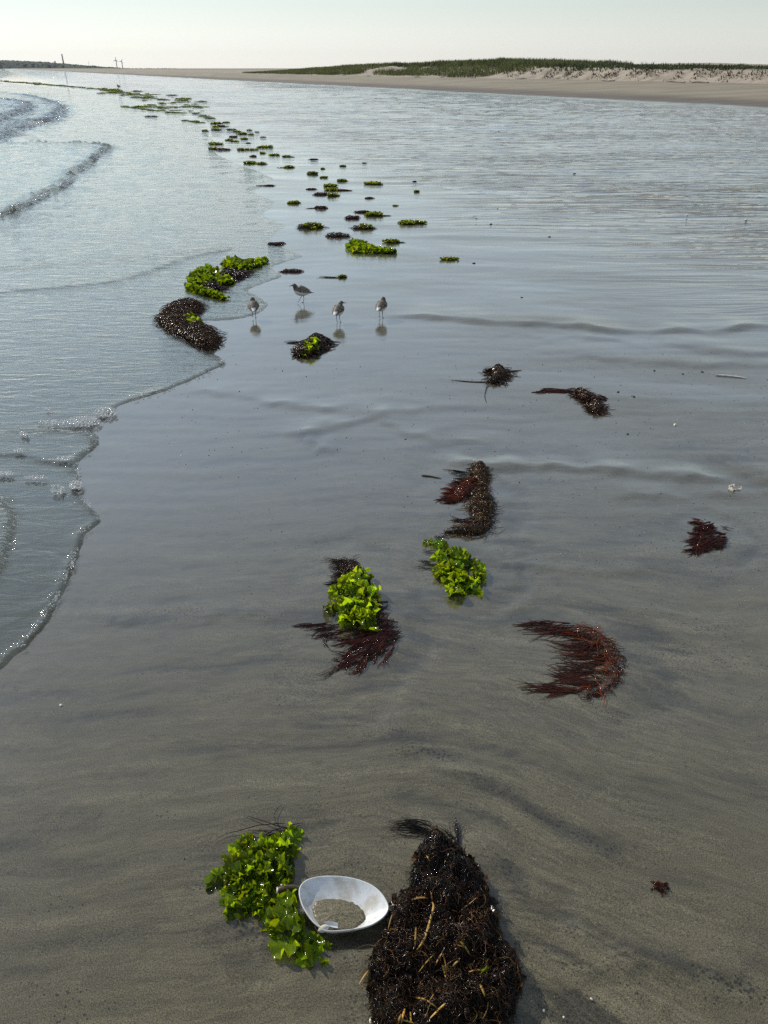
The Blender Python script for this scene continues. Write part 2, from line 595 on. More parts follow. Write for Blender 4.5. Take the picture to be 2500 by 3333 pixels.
HOLLOWS = [(870, 2880, 190, 190), (1115, 2950, 170, 80), (1450, 3060, 270, 420), (1120, 2010, 170, 190), (1830, 2150, 230, 150), (1490, 1640, 130, 150), (1500, 1850, 130, 110), (2310, 1750, 90, 65), (720, 1080, 0, 0)]
HOLLOWS = [(G(u, v), G(u + ru, v)[0] - G(u, v)[0], (G(u, v - rv)[1] - G(u, v + rv)[1]) / 2) for u, v, ru, rv in HOLLOWS if ru]


def hollow(x, y):
    """the moat that the backwash scoured around each clump, longer on the landward side"""
    m = np.zeros_like(x)
    for c, a, b in HOLLOWS:
        dx = (x - c[0]) / a; dy = (y - c[1]) / b
        q = np.hypot(np.where(dx > 0, dx * .8, dx), dy)
        q = q + .25 * pn(x * 9, y * 9, 44)
        th = np.arctan2(dy, dx)
        m = np.maximum(m, np.exp(-((q - 1.2) / .26) ** 2) * (.6 + .4 * np.cos(th)))
    return m


def ground_z(x, y, ridges=True):
    x = np.asarray(x, float); y = np.asarray(y, float)
    N, S = NS(x, y)
    R = np.hypot(x, y)
    z = np.where(N < -1.5, -.02 * (-1.5 - N), 0.0)
    z = np.maximum(z, -1.5)
    z = z + .042 * np.clip(N - 29.2 - .6 * fbm(S * .05, N * .02, 2, 5), 0, 15.5)
    land = sst(1.0, 4.0, N)
    flat = land * (1 - sst(28.2, 31.2, N))
    # gentle unevenness and backwash streaks
    z = z + flat * (.0055 * fbm(x * .8 + .6 * pn(x * .3, y * .5), y * 2.4, 3, 1)) * sst(.6, 3, R)
    sl = .40 * sst(-.15, .6, x) * (1 - sst(.9, 2.7, y)) - .10 * (1 - sst(-.5, .2, x))
    psi = y + sl * np.clip(x - .05, -.9, .9) + .045 * pn(x * 1.1, y * 1.1, 90) + .018 * pn(x * 4, y * 4, 93)
    z = z - (.5 + .5 * flat) * .0026 * fbm(x * 1.7, psi * 17, 3, 83) * (1 - sst(8, 14, R))
    # rippled, half drained flat far off to the right
    rp = sst(4.0, 11, N) * (1 - sst(28.7, 30.2, N))
    warp = .35 * pn(x * .25, y * .4, 31)
    z = z + rp * (.013 * pn(x * .38 + warp, y * 2.6 + warp * 2, 11) + .009 * pn(x * .8, y * 5.5 + warp, 12) + .002 * pn(x * 2.5, y * 11, 13))
    # dry beach undulation
    up = sst(30.2, 35.2, N)
    z = z + up * (.05 * fbm(x * .06, y * .06, 3, 21) + .02 * fbm(x * .4, y * .4, 3, 22))
    if ridges:
        z = z - .0045 * hollow(x, y)
        for P, h, wd in RIDGES:
            h = h * 1.5
            bb0 = P.min(0) - wd * 8; bb1 = P.max(0) + wd * 8
            m = (x > bb0[0]) & (x < bb1[0]) & (y > bb0[1]) & (y < bb1[1])
            if not m.any(): continue
            xs = x[m]; ys = y[m]
            wx = xs + wd * 1.1 * pn(xs / wd * .35, ys / wd * .35, 41); wy = ys + wd * .7 * pn(xs / wd * .5, ys / wd * .5, 42)
            d = seg_dist(wx, wy, P)
            yl = np.interp(wx, *(P[np.argsort(P[:, 0])].T))
            sg = np.where(wy > yl, 1, -1)
            # steep towards the viewer, long slope behind
            prof = np.where(sg > 0, np.exp(-d / (wd * 2.2)), np.exp(-(d / (wd * .55)) ** 2))
            amp = h * (.55 + .7 * pn(xs / wd * .3, ys / wd * .2, 43))
            zz = np.zeros_like(xs); zz = amp * prof
            z = np.array(z); z[m] += zz
    return z


def gz(x, y):
    return float(ground_z(np.array([x]), np.array([y]), False)[0])


def build_ground():
    cx, cy_ = 0.0, -0.9
    radii = [0.9]
    while radii[-1] < 75: radii.append(radii[-1] + max(.0105, radii[-1] * .0062))
    while radii[-1] < 7000: radii.append(radii[-1] * 1.035)
    radii = np.array(radii)
    az = np.r_[np.linspace(-46, 46, 400), np.linspace(46, 314, 60)[1:-1]]
    az = np.radians(az)
    RR, AA = np.meshgrid(radii, az, indexing='ij')
    X = cx + RR * np.sin(AA); Y = cy_ + RR * np.cos(AA)
    fine = np.zeros(X.shape, bool); fine[:, :400] = True
    fine &= RR < 80
    Z = ground_z(X, Y, False)
    Z[fine] = ground_z(X[fine], Y[fine], True)
    n, m = X.shape
    idx = np.arange(n * m).reshape(n, m)
    a = idx[:-1]; b = np.roll(a, -1, 1); c = idx[1:]; d = np.roll(c, -1, 1)
    F = np.stack([a, c, d, b], -1).reshape(-1, 4)
    V = np.c_[X.ravel(), Y.ravel(), Z.ravel()]
    V = np.vstack([V, [[cx, cy_, 0]]])
    cap = np.c_[np.full(m, n * m), idx[0], np.roll(idx[0], -1)]
    N, S = NS(V[:, 0], V[:, 1])
    R = np.hypot(V[:, 0], V[:, 1])
    dry = sst(28.5, 38, N + .5 * fbm(S * .08, N * .2, 3, 6)) * .9
    Zf = V[:, 2]
    rp = sst(4.0, 11, N) * (1 - sst(28.2, 29.7, N))
    pool = np.maximum(rp * sst(.002, -.002, Zf), (1 - sst(.6, 3.0, N)))
    pool = np.where(N > 27, pool * (1 - sst(27, 29.2, N)), pool)
    mid = sst(2.2, 5.5, R)
    x, y = V[:, 0], V[:, 1]
    wv = .5 * pn(x * .5, y * .8, 81)
    c_, s_ = math.cos(.12), math.sin(.12)
    xr, yr = c_ * x - s_ * y, s_ * x + c_ * y
    # backwash runs aslant: towards the lower right around the heap, level further up
    sl = .40 * sst(-.15, .6, x) * (1 - sst(.9, 2.7, y)) - .10 * (1 - sst(-.5, .2, x))
    psi = y + sl * np.clip(x - .05, -.9, .9) + .045 * pn(x * 1.1, y * 1.1, 90) + .018 * pn(x * 4, y * 4, 93)
    for c, a_, b_ in HOLLOWS:
        q = ((x - c[0]) / (a_ * 1.6)) ** 2 + ((y - c[1]) / (b_ * 1.5)) ** 2
        psi = psi + .55 * (y - c[1]) * np.exp(-q) * -1 + .35 * b_ * np.exp(-q) * np.sign(y - c[1]) * np.minimum(1, np.abs(y - c[1]) / (.4 * b_))
    k1 = fbm(x * .8, psi * 5.0, 4, 82); k2 = fbm(x * 1.7, psi * 17, 4, 83); k3 = fbm(x * 4.5, psi * 48, 3, 92)
    k3 = np.where(R < 6, k3, 0)
    blot = np.zeros_like(x)
    for (u, v, ru, rv, am) in [(1650, 1700, 130, 60, .8), (2200, 2120, 260, 90, .9), (1900, 1790, 300, 50, .5), (1150, 1990, 150, 60, .4), (470, 2010, 230, 40, .8), (1880, 3280, 190, 80, 1.0), (2420, 1790, 120, 80, .6), (1980, 3150, 220, 40, .7), (900, 1480, 150, 70, .6), (1010, 1430, 60, 50, .8), (1700, 1480, 350, 50, .5), (2350, 1480, 250, 60, .5), (1500, 2640, 260, 60, .5), (1150, 3060, 200, 60, .5)]:
        c0 = G(u, v); cx_ = G(u + ru, v); cy2 = G(u, v - rv)
        q = ((x - c0[0]) / (cx_[0] - c0[0])) ** 2 + ((y - c0[1]) / (cy2[1] - c0[1])) ** 2
        blot = np.maximum(blot, am * np.exp(-q))
    for P, h, wd in RIDGES[10:18]:  # shading of these ridges painted in as dark bands beside them
        m = (x > P[:, 0].min() - .2) & (x < P[:, 0].max() + .2) & (y > P[:, 1].min() - .2) & (y < P[:, 1].max() + .2)
        d = seg_dist(x[m] + .012 * pn(x[m] * 20, y[m] * 20, 111), y[m] - .6 * wd, P)
        blot[m] = np.maximum(blot[m], .9 * np.exp(-(d / (wd * .75)) ** 2))
    st = .30 * k1 + .50 * k2 + .40 * k3 + .55 * blot * (.6 + .8 * k2 + .8 * k3)
    st = st + .38 * hollow(x, y) * (.7 + .8 * k3)
    dark = sst(-.02, .62, st)
    pale = .9 * sst(.05, .6, -(.25 * k1 + .55 * k2 + .4 * k3))
    speck = .05 + .20 * sst(.0, .5, fbm(x * 3, psi * 14, 3, 85)) + .22 * blot
    dryvar = sst(-.4, .4, fbm(x * .25, y * .6, 5, 86))
    drained = sst(-.3, .35, fbm(xr * .8 + wv, yr * 2.8, 4, 87))
    fl = fbm(xr * .5 + wv, yr * 2.2, 4, 88)
    film = np.interp(N, [.3, 1.2, 2.6, 5, 28, 29.2], [1, .95, .75, .8, .85, 0]) * np.interp(R, [.8, 1.5, 2.8], [.05, .35, 1])
    film = np.clip(film + .55 * fl * (1 - pool), 0, 1) * (1 - sst(28, 29.2, N))
    o = mesh_obj('sand_flat', V, [F, cap], M['sand'], attrs={'psi': psi, 'fan': np.maximum.reduce([np.exp(-(((x - c[0] - .25 * a_) / (a_ * 2.1)) ** 2 + ((y - c[1]) / (b_ * 1.9)) ** 2)) for c, a_, b_ in HOLLOWS]), 'film': film, 'rip': (.5 + .5 * sst(-.25, .35, fbm(x * .10, y * .32, 3, 110))) * sst(3.2, 9, N + 1.2 * fbm(x * .2, y * .5, 3, 89)) * (1 - sst(27.7, 29.2, N)), 'dry': dry, 'pool': pool, 'mid': mid, 'dark': dark, 'pale': pale, 'speck': speck, 'dryvar': dryvar, 'drained': drained})
    tag(o, 'wet grey sand flat running from the viewer to the dry beach', kind='structure')


build_ground()

# ------------------------------------------------------------------ the sea: a thin sheet of swash with lobed edges
EDGE_PX = [(-700, 2560), (-300, 2350), (0, 2178), (60, 2135), (110, 2085), (150, 2035), (180, 1985), (195, 1950), (215, 1905), (245, 1845), (262, 1790), (270, 1745),
           (300, 1725), (325, 1708), (328, 1695), (318, 1670), (295, 1642), (270, 1620), (255, 1605), (268, 1580), (262, 1555), (250, 1530),
           (258, 1500), (290, 1475), (318, 1452), (325, 1438), (318, 1418), (300, 1402), (310, 1385), (345, 1368), (375, 1340), (385, 1322), (430, 1305),
           (500, 1285), (560, 1265), (620, 1240), (680, 1210), (725, 1190), (735, 1180), (728, 1168), (690, 1150), (640, 1130), (600, 1090), (600, 1060), (640, 1043),
           (720, 1044), (790, 1036), (840, 1022), (868, 1004), (874, 990), (862, 976), (830, 958), (800, 945), (850, 925), (900, 908), (922, 898), (900, 884), (880, 870), (930, 852),
           (980, 838), (985, 832), (950, 815), (900, 800), (880, 780), (900, 755), (940, 735), (890, 715), (850, 700), (880, 680), (900, 660), (860, 640), (820, 625),
           (870, 600), (900, 585), (850, 560), (800, 545), (740, 520), (700, 500), (690, 480), (700, 455), (660, 430), (640, 400), (600, 380), (560, 360), (470, 335), (380, 310), (250, 292), (120, 280), (0, 268)]
LOBES = [  # bores and rolled swash fronts riding on the sheet: outline, height, front width, choppiness of the band, of the inside
    (GP([(-500, 900), (0, 705), (70, 682), (130, 652), (190, 624), (235, 594), (250, 572), (300, 535), (345, 492), (354, 480), (335, 472), (240, 468), (100, 466), (-500, 480)]), .045, .13, 1.0, .22),
    (GP([(-500, 660), (0, 452), (60, 432), (120, 407), (180, 386), (215, 368), (224, 358), (215, 348), (190, 338), (130, 318), (60, 308), (0, 300), (-500, 280)]), .075, .4, 1.0, .5),
    (GP([(-500, 560), (0, 408), (50, 392), (95, 368), (112, 352), (85, 340), (0, 326), (-500, 305)]), .10, .45, 1.0, .7),
    (GP([(-400, 2120), (0, 1885), (20, 1810), (42, 1730), (48, 1690), (35, 1648), (0, 1618), (-400, 1560)]), .016, .03, .9, .6),
    (GP([(-400, 2280), (0, 2062), (90, 2010), (160, 1970), (196, 1945), (215, 1905), (240, 1850), (180, 1800), (120, 1790), (0, 1800), (-400, 1820)]), .003, .02, .0, .0),
    (GP([(-400, 1560), (0, 1480), (120, 1500), (180, 1520), (250, 1500), (310, 1450), (300, 1410), (200, 1400), (80, 1405), (-400, 1420)]), .005, .03, .25, .05),
    (GP([(-400, 1010), (0, 960), (300, 935), (420, 915), (540, 870), (640, 835), (760, 815), (740, 800), (400, 850), (-400, 900)]), .007, .08, .2, .1),
]


def build_water():
    edge = GP(EDGE_PX)
    edge = chaikin(edge, 2)
    # step grows with distance
    dens = [edge[0]]
    for i in range(1, len(edge)):
        a, b = edge[i - 1], edge[i]
        L = np.hypot(*(b - a)); st = max(.008, .0035 * np.hypot(*a))
        k = max(1, int(L / st))
        for j in range(1, k + 1): dens.append(a + (b - a) * j / k)
    edge = np.array(dens)
    R = np.hypot(edge[:, 0], edge[:, 1])
    wob = np.minimum(.012, .006 * R)
    edge = edge + np.c_[wob * fbm(edge[:, 0] * 14, edge[:, 1] * 14, 3, 51), wob * fbm(edge[:, 0] * 14, edge[:, 1] * 14, 3, 52)]
    far = np.array([XY(2.0, 300), XY(0, 900), XY(-20, 6000), (-6500, 6000), (-6500, -3000), (-1.8, -3000), (-1.8, -1)])
    # keep the far shore outside the near edge's end
    poly = np.vstack([edge, far])
    T = np.gradient(edge, axis=0); T /= np.linalg.norm(T, axis=1, keepdims=True) + 1e-9
    nrm = np.c_[-T[:, 1], T[:, 0]]        # to the left of the walking direction = seaward
    pts = []
    sc_ = np.clip(R / 3.0, .7, 8)
    for off in (.004, .009, .015, .023, .034, .05, .08):
        q = edge + nrm * (off * sc_)[:, None]
        d = edge_dist(q[:, 0], q[:, 1], edge)
        ok = (d > .85 * off * sc_) & inside(q[:, 0], q[:, 1], poly)
        q = q[ok]
        if off > .02: q = q[::2]
        pts.append(q)
    # body of the sheet
    rr = [1.2]
    while rr[-1] < 60: rr.append(rr[-1] * 1.0115)
    while rr[-1] < 6000: rr.append(rr[-1] * 1.08)
    rr = np.array(rr)
    az = np.radians(np.r_[np.arange(-62, -32, 2.0), np.arange(-32, 12, .55), np.arange(-180, -62, 8.0)])
    A, B = np.meshgrid(rr, az, indexing='ij')
    keep = (A > 0) & ~((A > 60) & (np.abs(np.mod(np.degrees(B) * 10, 2)) > 99))
    qx = (A * np.sin(B))[keep]; qy = (A * np.cos(B))[keep]
    qr = np.hypot(qx, qy)
    jx = RNG.normal(0, .0025, qx.size) * qr; jy = RNG.normal(0, .0025, qx.size) * qr
    qx = qx + jx; qy = qy + jy
    m = inside(qx, qy, poly)
    qx = qx[m]; qy = qy[m]
    d = edge_dist(qx, qy, edge)
    m = d > .1 * np.clip(np.hypot(qx, qy) / 3, .7, 8)
    pts.append(np.c_[qx[m], qy[m]])
    # finer points along the fronts of the lobes
    for P, h, wd, ch, ci in LOBES:
        c = chaikin(P, 2, True)
        c = resample(c, max(.012, wd * .12), True)
        c = c[(c[:, 1] > .5) & (c[:, 0] > -.8 * c[:, 1])]
        Tn = np.gradient(c, axis=0); Tn /= np.linalg.norm(Tn, axis=1, keepdims=True) + 1e-9
        nn = np.c_[-Tn[:, 1], Tn[:, 0]]
        for off in (-1.0, -.4, 0, .4, .8, 1.3, 2.0):
            q = c + nn * off * wd * .5 + RNG.normal(0, wd * .05, c.shape)
            ok = inside(q[:, 0], q[:, 1], poly) & (edge_dist(q[:, 0], q[:, 1], edge) > .03)
            pts.append(q[ok])
        # the broken water itself
        lo, hi = P.min(0), P.max(0)
        if h > .03:
            lo = np.maximum(lo, [-22, 0])
            q = RNG.uniform(lo, hi, (90000, 2))
            rq = np.hypot(q[:, 0], q[:, 1])
            q = q[(q[:, 0] > -.62 * q[:, 1]) & inside(q[:, 0], q[:, 1], c)]
            band = np.exp(-seg_dist(q[:, 0], q[:, 1], c, True) / (wd * 2.2)) + ci * .6
            area = (hi - lo).prod() / 90000
            st = np.hypot(q[:, 0], q[:, 1]) * .0042
            q = q[RNG.random(len(q)) < np.clip(band, 0, 1) * area / st ** 2]
            pts.append(q[:9000])
    pts = np.vstack(pts)
    allp = np.vstack([poly, pts])
    nb = len(poly)
    loop = list(range(nb))
    res = delaunay_2d_cdt([Vector(p) for p in allp], [], [loop], 1, 1e-5)
    V2 = np.array([(v.x, v.y) for v in res[0]]); F = np.array([f for f in res[2] if len(f) == 3])
    x, y = V2[:, 0], V2[:, 1]
    d = edge_dist(x, y, edge)
    Rr = np.hypot(x, y)
    g = ground_z(x, y, True)
    s = np.clip(Rr / 3.0, .7, 6)
    dd = d / s
    # rolled front, thin behind it, then deepening
    t = .0125 * (1 - np.exp(-dd / .010)) * (.32 + .68 * np.exp(-((dd - .018) / .026) ** 2)) * (.75 + .6 * fbm(x * 6, y * 6, 2, 53)) + .004 * sst(.1, .8, dd)
    t = t * (1 - .75 * sst(5, 9, Rr))
    w_ = sst(.25, 1.6, d)
    z = (1 - w_) * (np.maximum(g, -.004) + t) + w_ * np.maximum(.012, g + .008)
    chop = .10 * sst(.2, 1.0, d) * (1 + 1.0 * np.clip(fbm(x * 1.2, y * 1.5, 3, 55), -.6, 1)) + .75 * np.exp(-dd / .05) * (Rr < 5.5) * sst(.0, .5, fbm(x * 2.5, y * 2.5, 2, 56))
    front_shade = np.exp(-((dd - .012) / .014) ** 2) * (.35 + .9 * np.clip(fbm(x * 5, y * 5, 2, 57) + .4, 0, 1)) * (1 - sst(4.5, 8.5, Rr))  # mask for the dark line painted along the swash bead as shade
    N, S = NS(x, y)
    for P, h, wd, ch, ci in LOBES:
        c = chaikin(P, 2, True)
        dl = seg_dist(x, y, c, True)
        ins = inside(x, y, c)
        sgn = np.where(ins, dl, -dl)
        sgn = sgn + wd * .35 * fbm(x / wd * .8, y / wd * .8, 3, 60) + (wd * 1.3 * fbm(x / wd * .16, y / wd * .16, 3, 61) if h > .03 else 0)
        near = 1.0 if wd > .1 else 1.0
        z = z + h * (sst(-.25 * wd, .75 * wd, sgn) * (.55 + .6 * np.exp(-np.maximum(sgn, 0) / (wd * 2.0))))
        chop = np.maximum(chop, ch * np.exp(-((sgn - wd * .7) / (wd * 1.1)) ** 2))
        chop = np.maximum(chop, ci * sst(0, wd, sgn))
        if ch > .1: front_shade = np.maximum(front_shade, .6 * np.exp(-((sgn - wd * .15) / (wd * .6)) ** 2))
    # wavelets
    seaw = sst(.15, 1.2, d)
    amp = np.clip(.0007 * Rr, .0012, .012) * seaw
    wx = .15 * pn(x * .7, y * .7, 71)
    z = z + amp * (pn(x * 1.6 + wx, y * 6.5 + 3 * wx, 72) + .6 * pn(x * 3.5 - 1.2 * y, y * 12 + 2 * x, 73))
    z = z + np.where(Rr > 25, sst(25, 60, Rr) * (-N > 2) * .05 * fbm(x * .12, y * .35, 3, 74), 0)
    z = z + chop * (chop > .2) * (np.clip(.003 + .0026 * Rr, 0, .06) * pn(x * 8, y * 6, 75) + np.clip(.0012 * Rr, 0, .03) * pn(x * 16, y * 12, 76)) * (Rr < 60)
    z = np.maximum(z, np.where(d > .02, g + .0015, g))
    o = mesh_obj('sea_water', np.c_[x, y, z], F, M['water'], attrs={'chop': np.clip(chop, 0, 1), 'far': sst(8, 40, Rr), 'front_shade': np.clip(front_shade, 0, 1)})
    tag(o, 'shallow blue grey sea water washing over the sand', kind='structure')


build_water()

# ------------------------------------------------------------------ far beach, dune, hill
def build_dune():
    Ng = np.r_[np.linspace(40.5, 56, 60), np.linspace(57, 90, 14)]
    Sg = np.arange(-45, 330, .55)
    NN, SS = np.meshgrid(Ng, Sg, indexing='ij')
    top = np.interp(SS, *DUNE_TOP)
    foot = 42.3 + .7 * fbm(SS * .12, SS * 0, 3, 91)
    wd = np.interp(SS, [35, 58, 70, 140], [2.6, 3.4, 7.5, 9.0])
    prof = sst(0, 1, (NN - foot) / wd)
    X, Y = XYD(NN, SS)
    Z = .62 + top * prof * (1 + .16 * fbm(SS * .1, NN * .12, 3, 92)) + prof * .12 * fbm(SS * .5, NN * .5, 3, 93)
    # slumps in the scarp
    Z += .16 * prof * (1 - prof) * 4 * fbm(SS * .45, NN * .15, 3, 94) * (SS < 66)
    edge = sst(41.6, 42.2, NN)
    g = ground_z(X, Y, False)
    Z = np.where(NN < foot, g - .05 + .0 * edge, np.maximum(Z, g - .05))
    n, m = X.shape
    idx = np.arange(n * m).reshape(n, m)
    F = np.stack([idx[:-1, :-1], idx[1:, :-1], idx[1:, 1:], idx[:-1, 1:]], -1).reshape(-1, 4)
    o = mesh_obj('dune', np.c_[X.ravel(), Y.ravel(), Z.ravel()], F, M['dune_sand'])
    tag(o, 'low pale sand dune with an eroded face behind the beach', kind='structure')
    return Ng, Sg, Z


DN, DS, DZ = build_dune()


def dune_z(N, S):
    i = np.clip(np.searchsorted(DN, N) - 1, 0, len(DN) - 2)
    j = np.clip(np.searchsorted(DS, S) - 1, 0, len(DS) - 2)
    a = (N - DN[i]) / (DN[i + 1] - DN[i]); b = (S - DS[j]) / (DS[j + 1] - DS[j])
    return (DZ[i, j] * (1 - a) + DZ[i + 1, j] * a) * (1 - b) + (DZ[i, j + 1] * (1 - a) + DZ[i + 1, j + 1] * a) * b


def blades(N, S, h, wd, lean, cols):
    X, Y = XYD(N, S); Z = dune_z(N, S)
    n = len(N)
    a = RNG.uniform(0, 2 * np.pi, n); la = RNG.uniform(0, 2 * np.pi, n)
    d = np.c_[np.cos(a), np.sin(a), np.zeros(n)] * wd[:, None]
    b = np.c_[X, Y, Z - .03]
    mid = b + np.c_[np.cos(la) * lean * .35, np.sin(la) * lean * .35, h * .6]
    tip = b + np.c_[np.cos(la) * lean, np.sin(la) * lean, h]
    V = np.stack([b - d, b + d, mid + d * .7, mid - d * .7, tip], 1)
    k = np.arange(n)[:, None] * 5
    F4 = np.c_[k, k + 1, k + 2, k + 3]; F3 = np.c_[k + 3, k + 2, k + 4]
    return V.reshape(-1, 3), F4, F3, np.repeat(cols, 5, 0)


def grass_field(name, label, N, S, h, wd, lean, base, var):
    n = len(N)
    c = np.array(base)[None] * (1 + var * RNG.normal(0, 1, (n, 1))) * np.clip(1 + .5 * fbm(S * .35, N * .35, 3, 95)[:, None], .45, 1.6)
    c = np.clip(c, .05, 3)
    V, F4, F3, C = blades(N, S, h, wd, lean, c)
    o = mesh_obj(name, V, [F4, F3], M['grass'], col=C, smooth=False)
    tag(o, label, 'grass', kind='stuff')


def build_grass():
    # beach grass running down to the foot of the dune in the middle distance
    n = 60000
    S = RNG.uniform(57, 146, n); N = RNG.uniform(41.5, 58, n) ** 1.0
    foot = 42.6 + 1.0 * fbm(S * .2, S * 0 + 3, 3, 96) + np.interp(S, [57, 62, 70, 90, 100, 146], [2.8, 1.0, .3, 1.2, .2, .2])
    gap = fbm(S * .22, N * .4, 3, 97) + np.interp(S, [55, 60, 80, 90, 96, 104, 146], [-.1, .25, .3, -.25, -.1, .5, .5])
    k = (N > foot) & (gap > -.12) & (RNG.uniform(0, 1, n) < 1 - .5 * (N > 52))
    N, S = N[k], S[k]; m = len(N)
    grass_field('beach_grass', 'olive green beach grass covering the dune slope', N, S, RNG.uniform(.28, .62, m) * np.interp(S, [100, 146], [1, .6]),
                RNG.uniform(.018, .04, m), RNG.uniform(.05, .25, m), (1.0, 1.0, 1.0), .16)
    # darker, denser scrub along the crest
    n = 52000
    S = RNG.uniform(-30, 108, n); N = RNG.uniform(44.5, 58, n)
    start = np.interp(S, [-30, 35, 50, 58, 70, 108], [43.5, 43.6, 43.9, 45.0, 47.0, 49.5]) + .7 * fbm(S * .5, S * 0, 3, 98)
    cl = fbm(S * .30, N * .5, 3, 99)
    k = (N > start) & (cl > np.interp(S, [20, 55, 60, 108], [-.5, -.42, -.5, -.35]))
    N, S, cl = N[k], S[k], cl[k]; m = len(N)
    h = (.18 + .45 * np.clip(cl + .3, 0, 1)) * RNG.uniform(.5, 1.1, m) * np.interp(S, [20, 50, 60, 75, 108], [.6, .75, 1.2, 1.25, 1.0])
    grass_field('dune_scrub', 'dark green scrub along the crest of the dune', N, S, h,
                RNG.uniform(.03, .075, m), RNG.uniform(.02, .2, m), (.42, .50, .50), .22)
    # grey brown tangles hanging over the eroded edge
    n = 6000
    S = RNG.uniform(-30, 62, n)
    N = 43.9 + RNG.normal(0, .45, n) + .6 * fbm(S * .5, S * 0, 3, 98)
    k = fbm(S * .7, N * .3, 3, 100) > np.interp(S, [0, 35, 62], [-.25, -.2, .02])
    N, S = N[k], S[k]; m = len(N)
    grass_field('dead_scrub', 'grey brown dead scrub on the eroded dune edge', N, S, RNG.uniform(.06, .26, m), RNG.uniform(.02, .05, m), RNG.uniform(.05, .3, m), (.62, .46, .60), .25)


build_grass()


DW = 'first second third fourth fifth sixth seventh eighth ninth tenth eleventh'.split()


def build_driftwood():
    # bleached bits lying along the foot of the dune
    spots = [(1010, 41.9, 1.6), (1200, 42.0, 2.2), (1360, 41.9, 1.4), (1540, 42.0, 1.8), (1700, 42.1, 1.5), (1985, 41.7, 1.7), (2210, 41.8, 2.4), (2290, 41.9, 1.6), (870, 42, 1.8), (1120, 42.1, 1.2), (1440, 42.2, 1.1)]
    for i, (u, N, L) in enumerate(spots):
        # where the view column u meets the foot of the dune
        a = (u - 1250) / FPX / 1.166
        y = (N + 2) / (.915 * a + .403); x = a * y
        n = 7
        t = np.linspace(-.5, .5, n)
        ang = math.atan2(.915, -.403) + random.uniform(-.25, .25)
        P = np.c_[x + np.cos(ang) * t * L, y + np.sin(ang) * t * L, np.zeros(n)]
        P[:, 0] += .05 * np.sin(t * 5 + i)
        P[:, 2] = ground_z(P[:, 0], P[:, 1], False) + .05 + .02 * np.sin(t * 7 + i)
        V, F, _ = tubes(P[None], np.full((1, n), .06) * (1 - .5 * np.abs(t))[None], 6)
        o = mesh_obj('driftwood', V - P[n // 2], F, M['driftwood'])
        o.location = P[n // 2]
        tag(o, 'grey driftwood stick at the dune foot, %s counted from the left' % DW[sorted(q[0] for q in spots).index(u)], 'driftwood', 'driftwood along the dune foot')


build_driftwood()


def build_hill():
    u = np.arange(-700, 640, 4.0)
    topv = np.interp(u, [-700, -200, 0, 60, 150, 200, 260, 330, 400, 470, 540, 590, 640], [190, 192, 197, 198, 202, 206, 211, 216, 221, 226, 229, 231, 234])
    D = 4000.0
    a = (u - 1250) / FPX / 1.166
    deg = (222 - topv) / 57.6
    h = CAM_H + D * 1.12 * np.tan(np.radians(deg)) + 1.6 * fbm(u * .09, u * 0, 4, 101) - 1
    h = np.maximum(h, .2)
    rows = []
    for k, (dd, f) in enumerate([(0, 0), (25, .45), (60, .8), (110, 1.0), (200, .85), (500, .2)]):
        y = D + dd + 12 * fbm(u * .05, u * 0 + k, 3, 102)
        rows.append(np.c_[a * y, y, h * f * (1 + (.10 * fbm(u * .15, u * 0 + k * 3, 3, 103) if 0 < f else 0)) - .5])
    V = np.vstack(rows); m = len(u)
    idx = np.arange(len(V)).reshape(len(rows), m)
    F = np.stack([idx[:-1, :-1], idx[:-1, 1:], idx[1:, 1:], idx[1:, :-1]], -1).reshape(-1, 4)
    o = mesh_obj('wooded_hill', V, F, M['hill'])
    tag(o, 'distant blue wooded hill across the bay', kind='structure')
    # tree crowns breaking the skyline
    n = 700
    uu = RNG.uniform(-600, 575, n)
    yy = D + RNG.uniform(20, 110, n)
    hh = np.interp(uu, u, h) * np.interp(yy - D, [20, 60, 110], [.42, .78, .98])
    g = Geo()
    th = np.linspace(0, 2 * np.pi, 6, endpoint=False)
    for i in range(n):
        r = RNG.uniform(2.5, 6); x = (uu[i] - 1250) / FPX / 1.166 * yy[i]
        ring = np.c_[x + r * np.cos(th) * RNG.uniform(.7, 1.2, 6), yy[i] + r * np.sin(th), hh[i] + RNG.uniform(-.4, .5, 6)]
        top = np.array([[x + RNG.normal(0, .8), yy[i], hh[i] + RNG.uniform(.8, 2.6)]])
        low = ring.copy(); low[:, 2] -= 4
        k = np.arange(6); k2 = (k + 1) % 6
        g.add(np.vstack([ring, low, top]), np.c_[k, k2, np.full(6, 12)])
        g.F4.append(np.c_[k + 6, k2 + 6, k2, k] + g.n - 13)
    o = g.build('far_wood', M['hill'], smooth=False)
    tag(o, 'dark wood reading as one mass along the distant hill', 'trees', kind='stuff')


build_hill()


def far_post(name, label, cat, u, vb, vt, D, r0, r1):
    a = (u - 1250) / FPX / 1.166
    x, y = a * D, D
    zt = CAM_H + D * math.tan(math.radians((222 - vt) / 57.6)); zb = max(0, CAM_H + D * math.tan(math.radians((222 - vb) / 57.6)) - 8)
    o = empty(name, (x, y, zb))
    z = np.linspace(0, zt - zb, 6)
    V, F, _ = tubes(np.c_[z * 0, z * 0, z][None], np.linspace(r0, r1, 6)[None], 10)
    s = mesh_obj('shaft', V, F, M['steel'], o)
    V, F, _ = tubes(np.array([[(0, 0, z[-1] - 1.2), (0, 0, z[-1] - .1), (0, 0, z[-1] + .2)]]), np.full((1, 3), r1 * 1.25), 10)
    mesh_obj('cap', V, F, M['steel'], o)
    tag(o, label, cat)
    return o, zt - zb


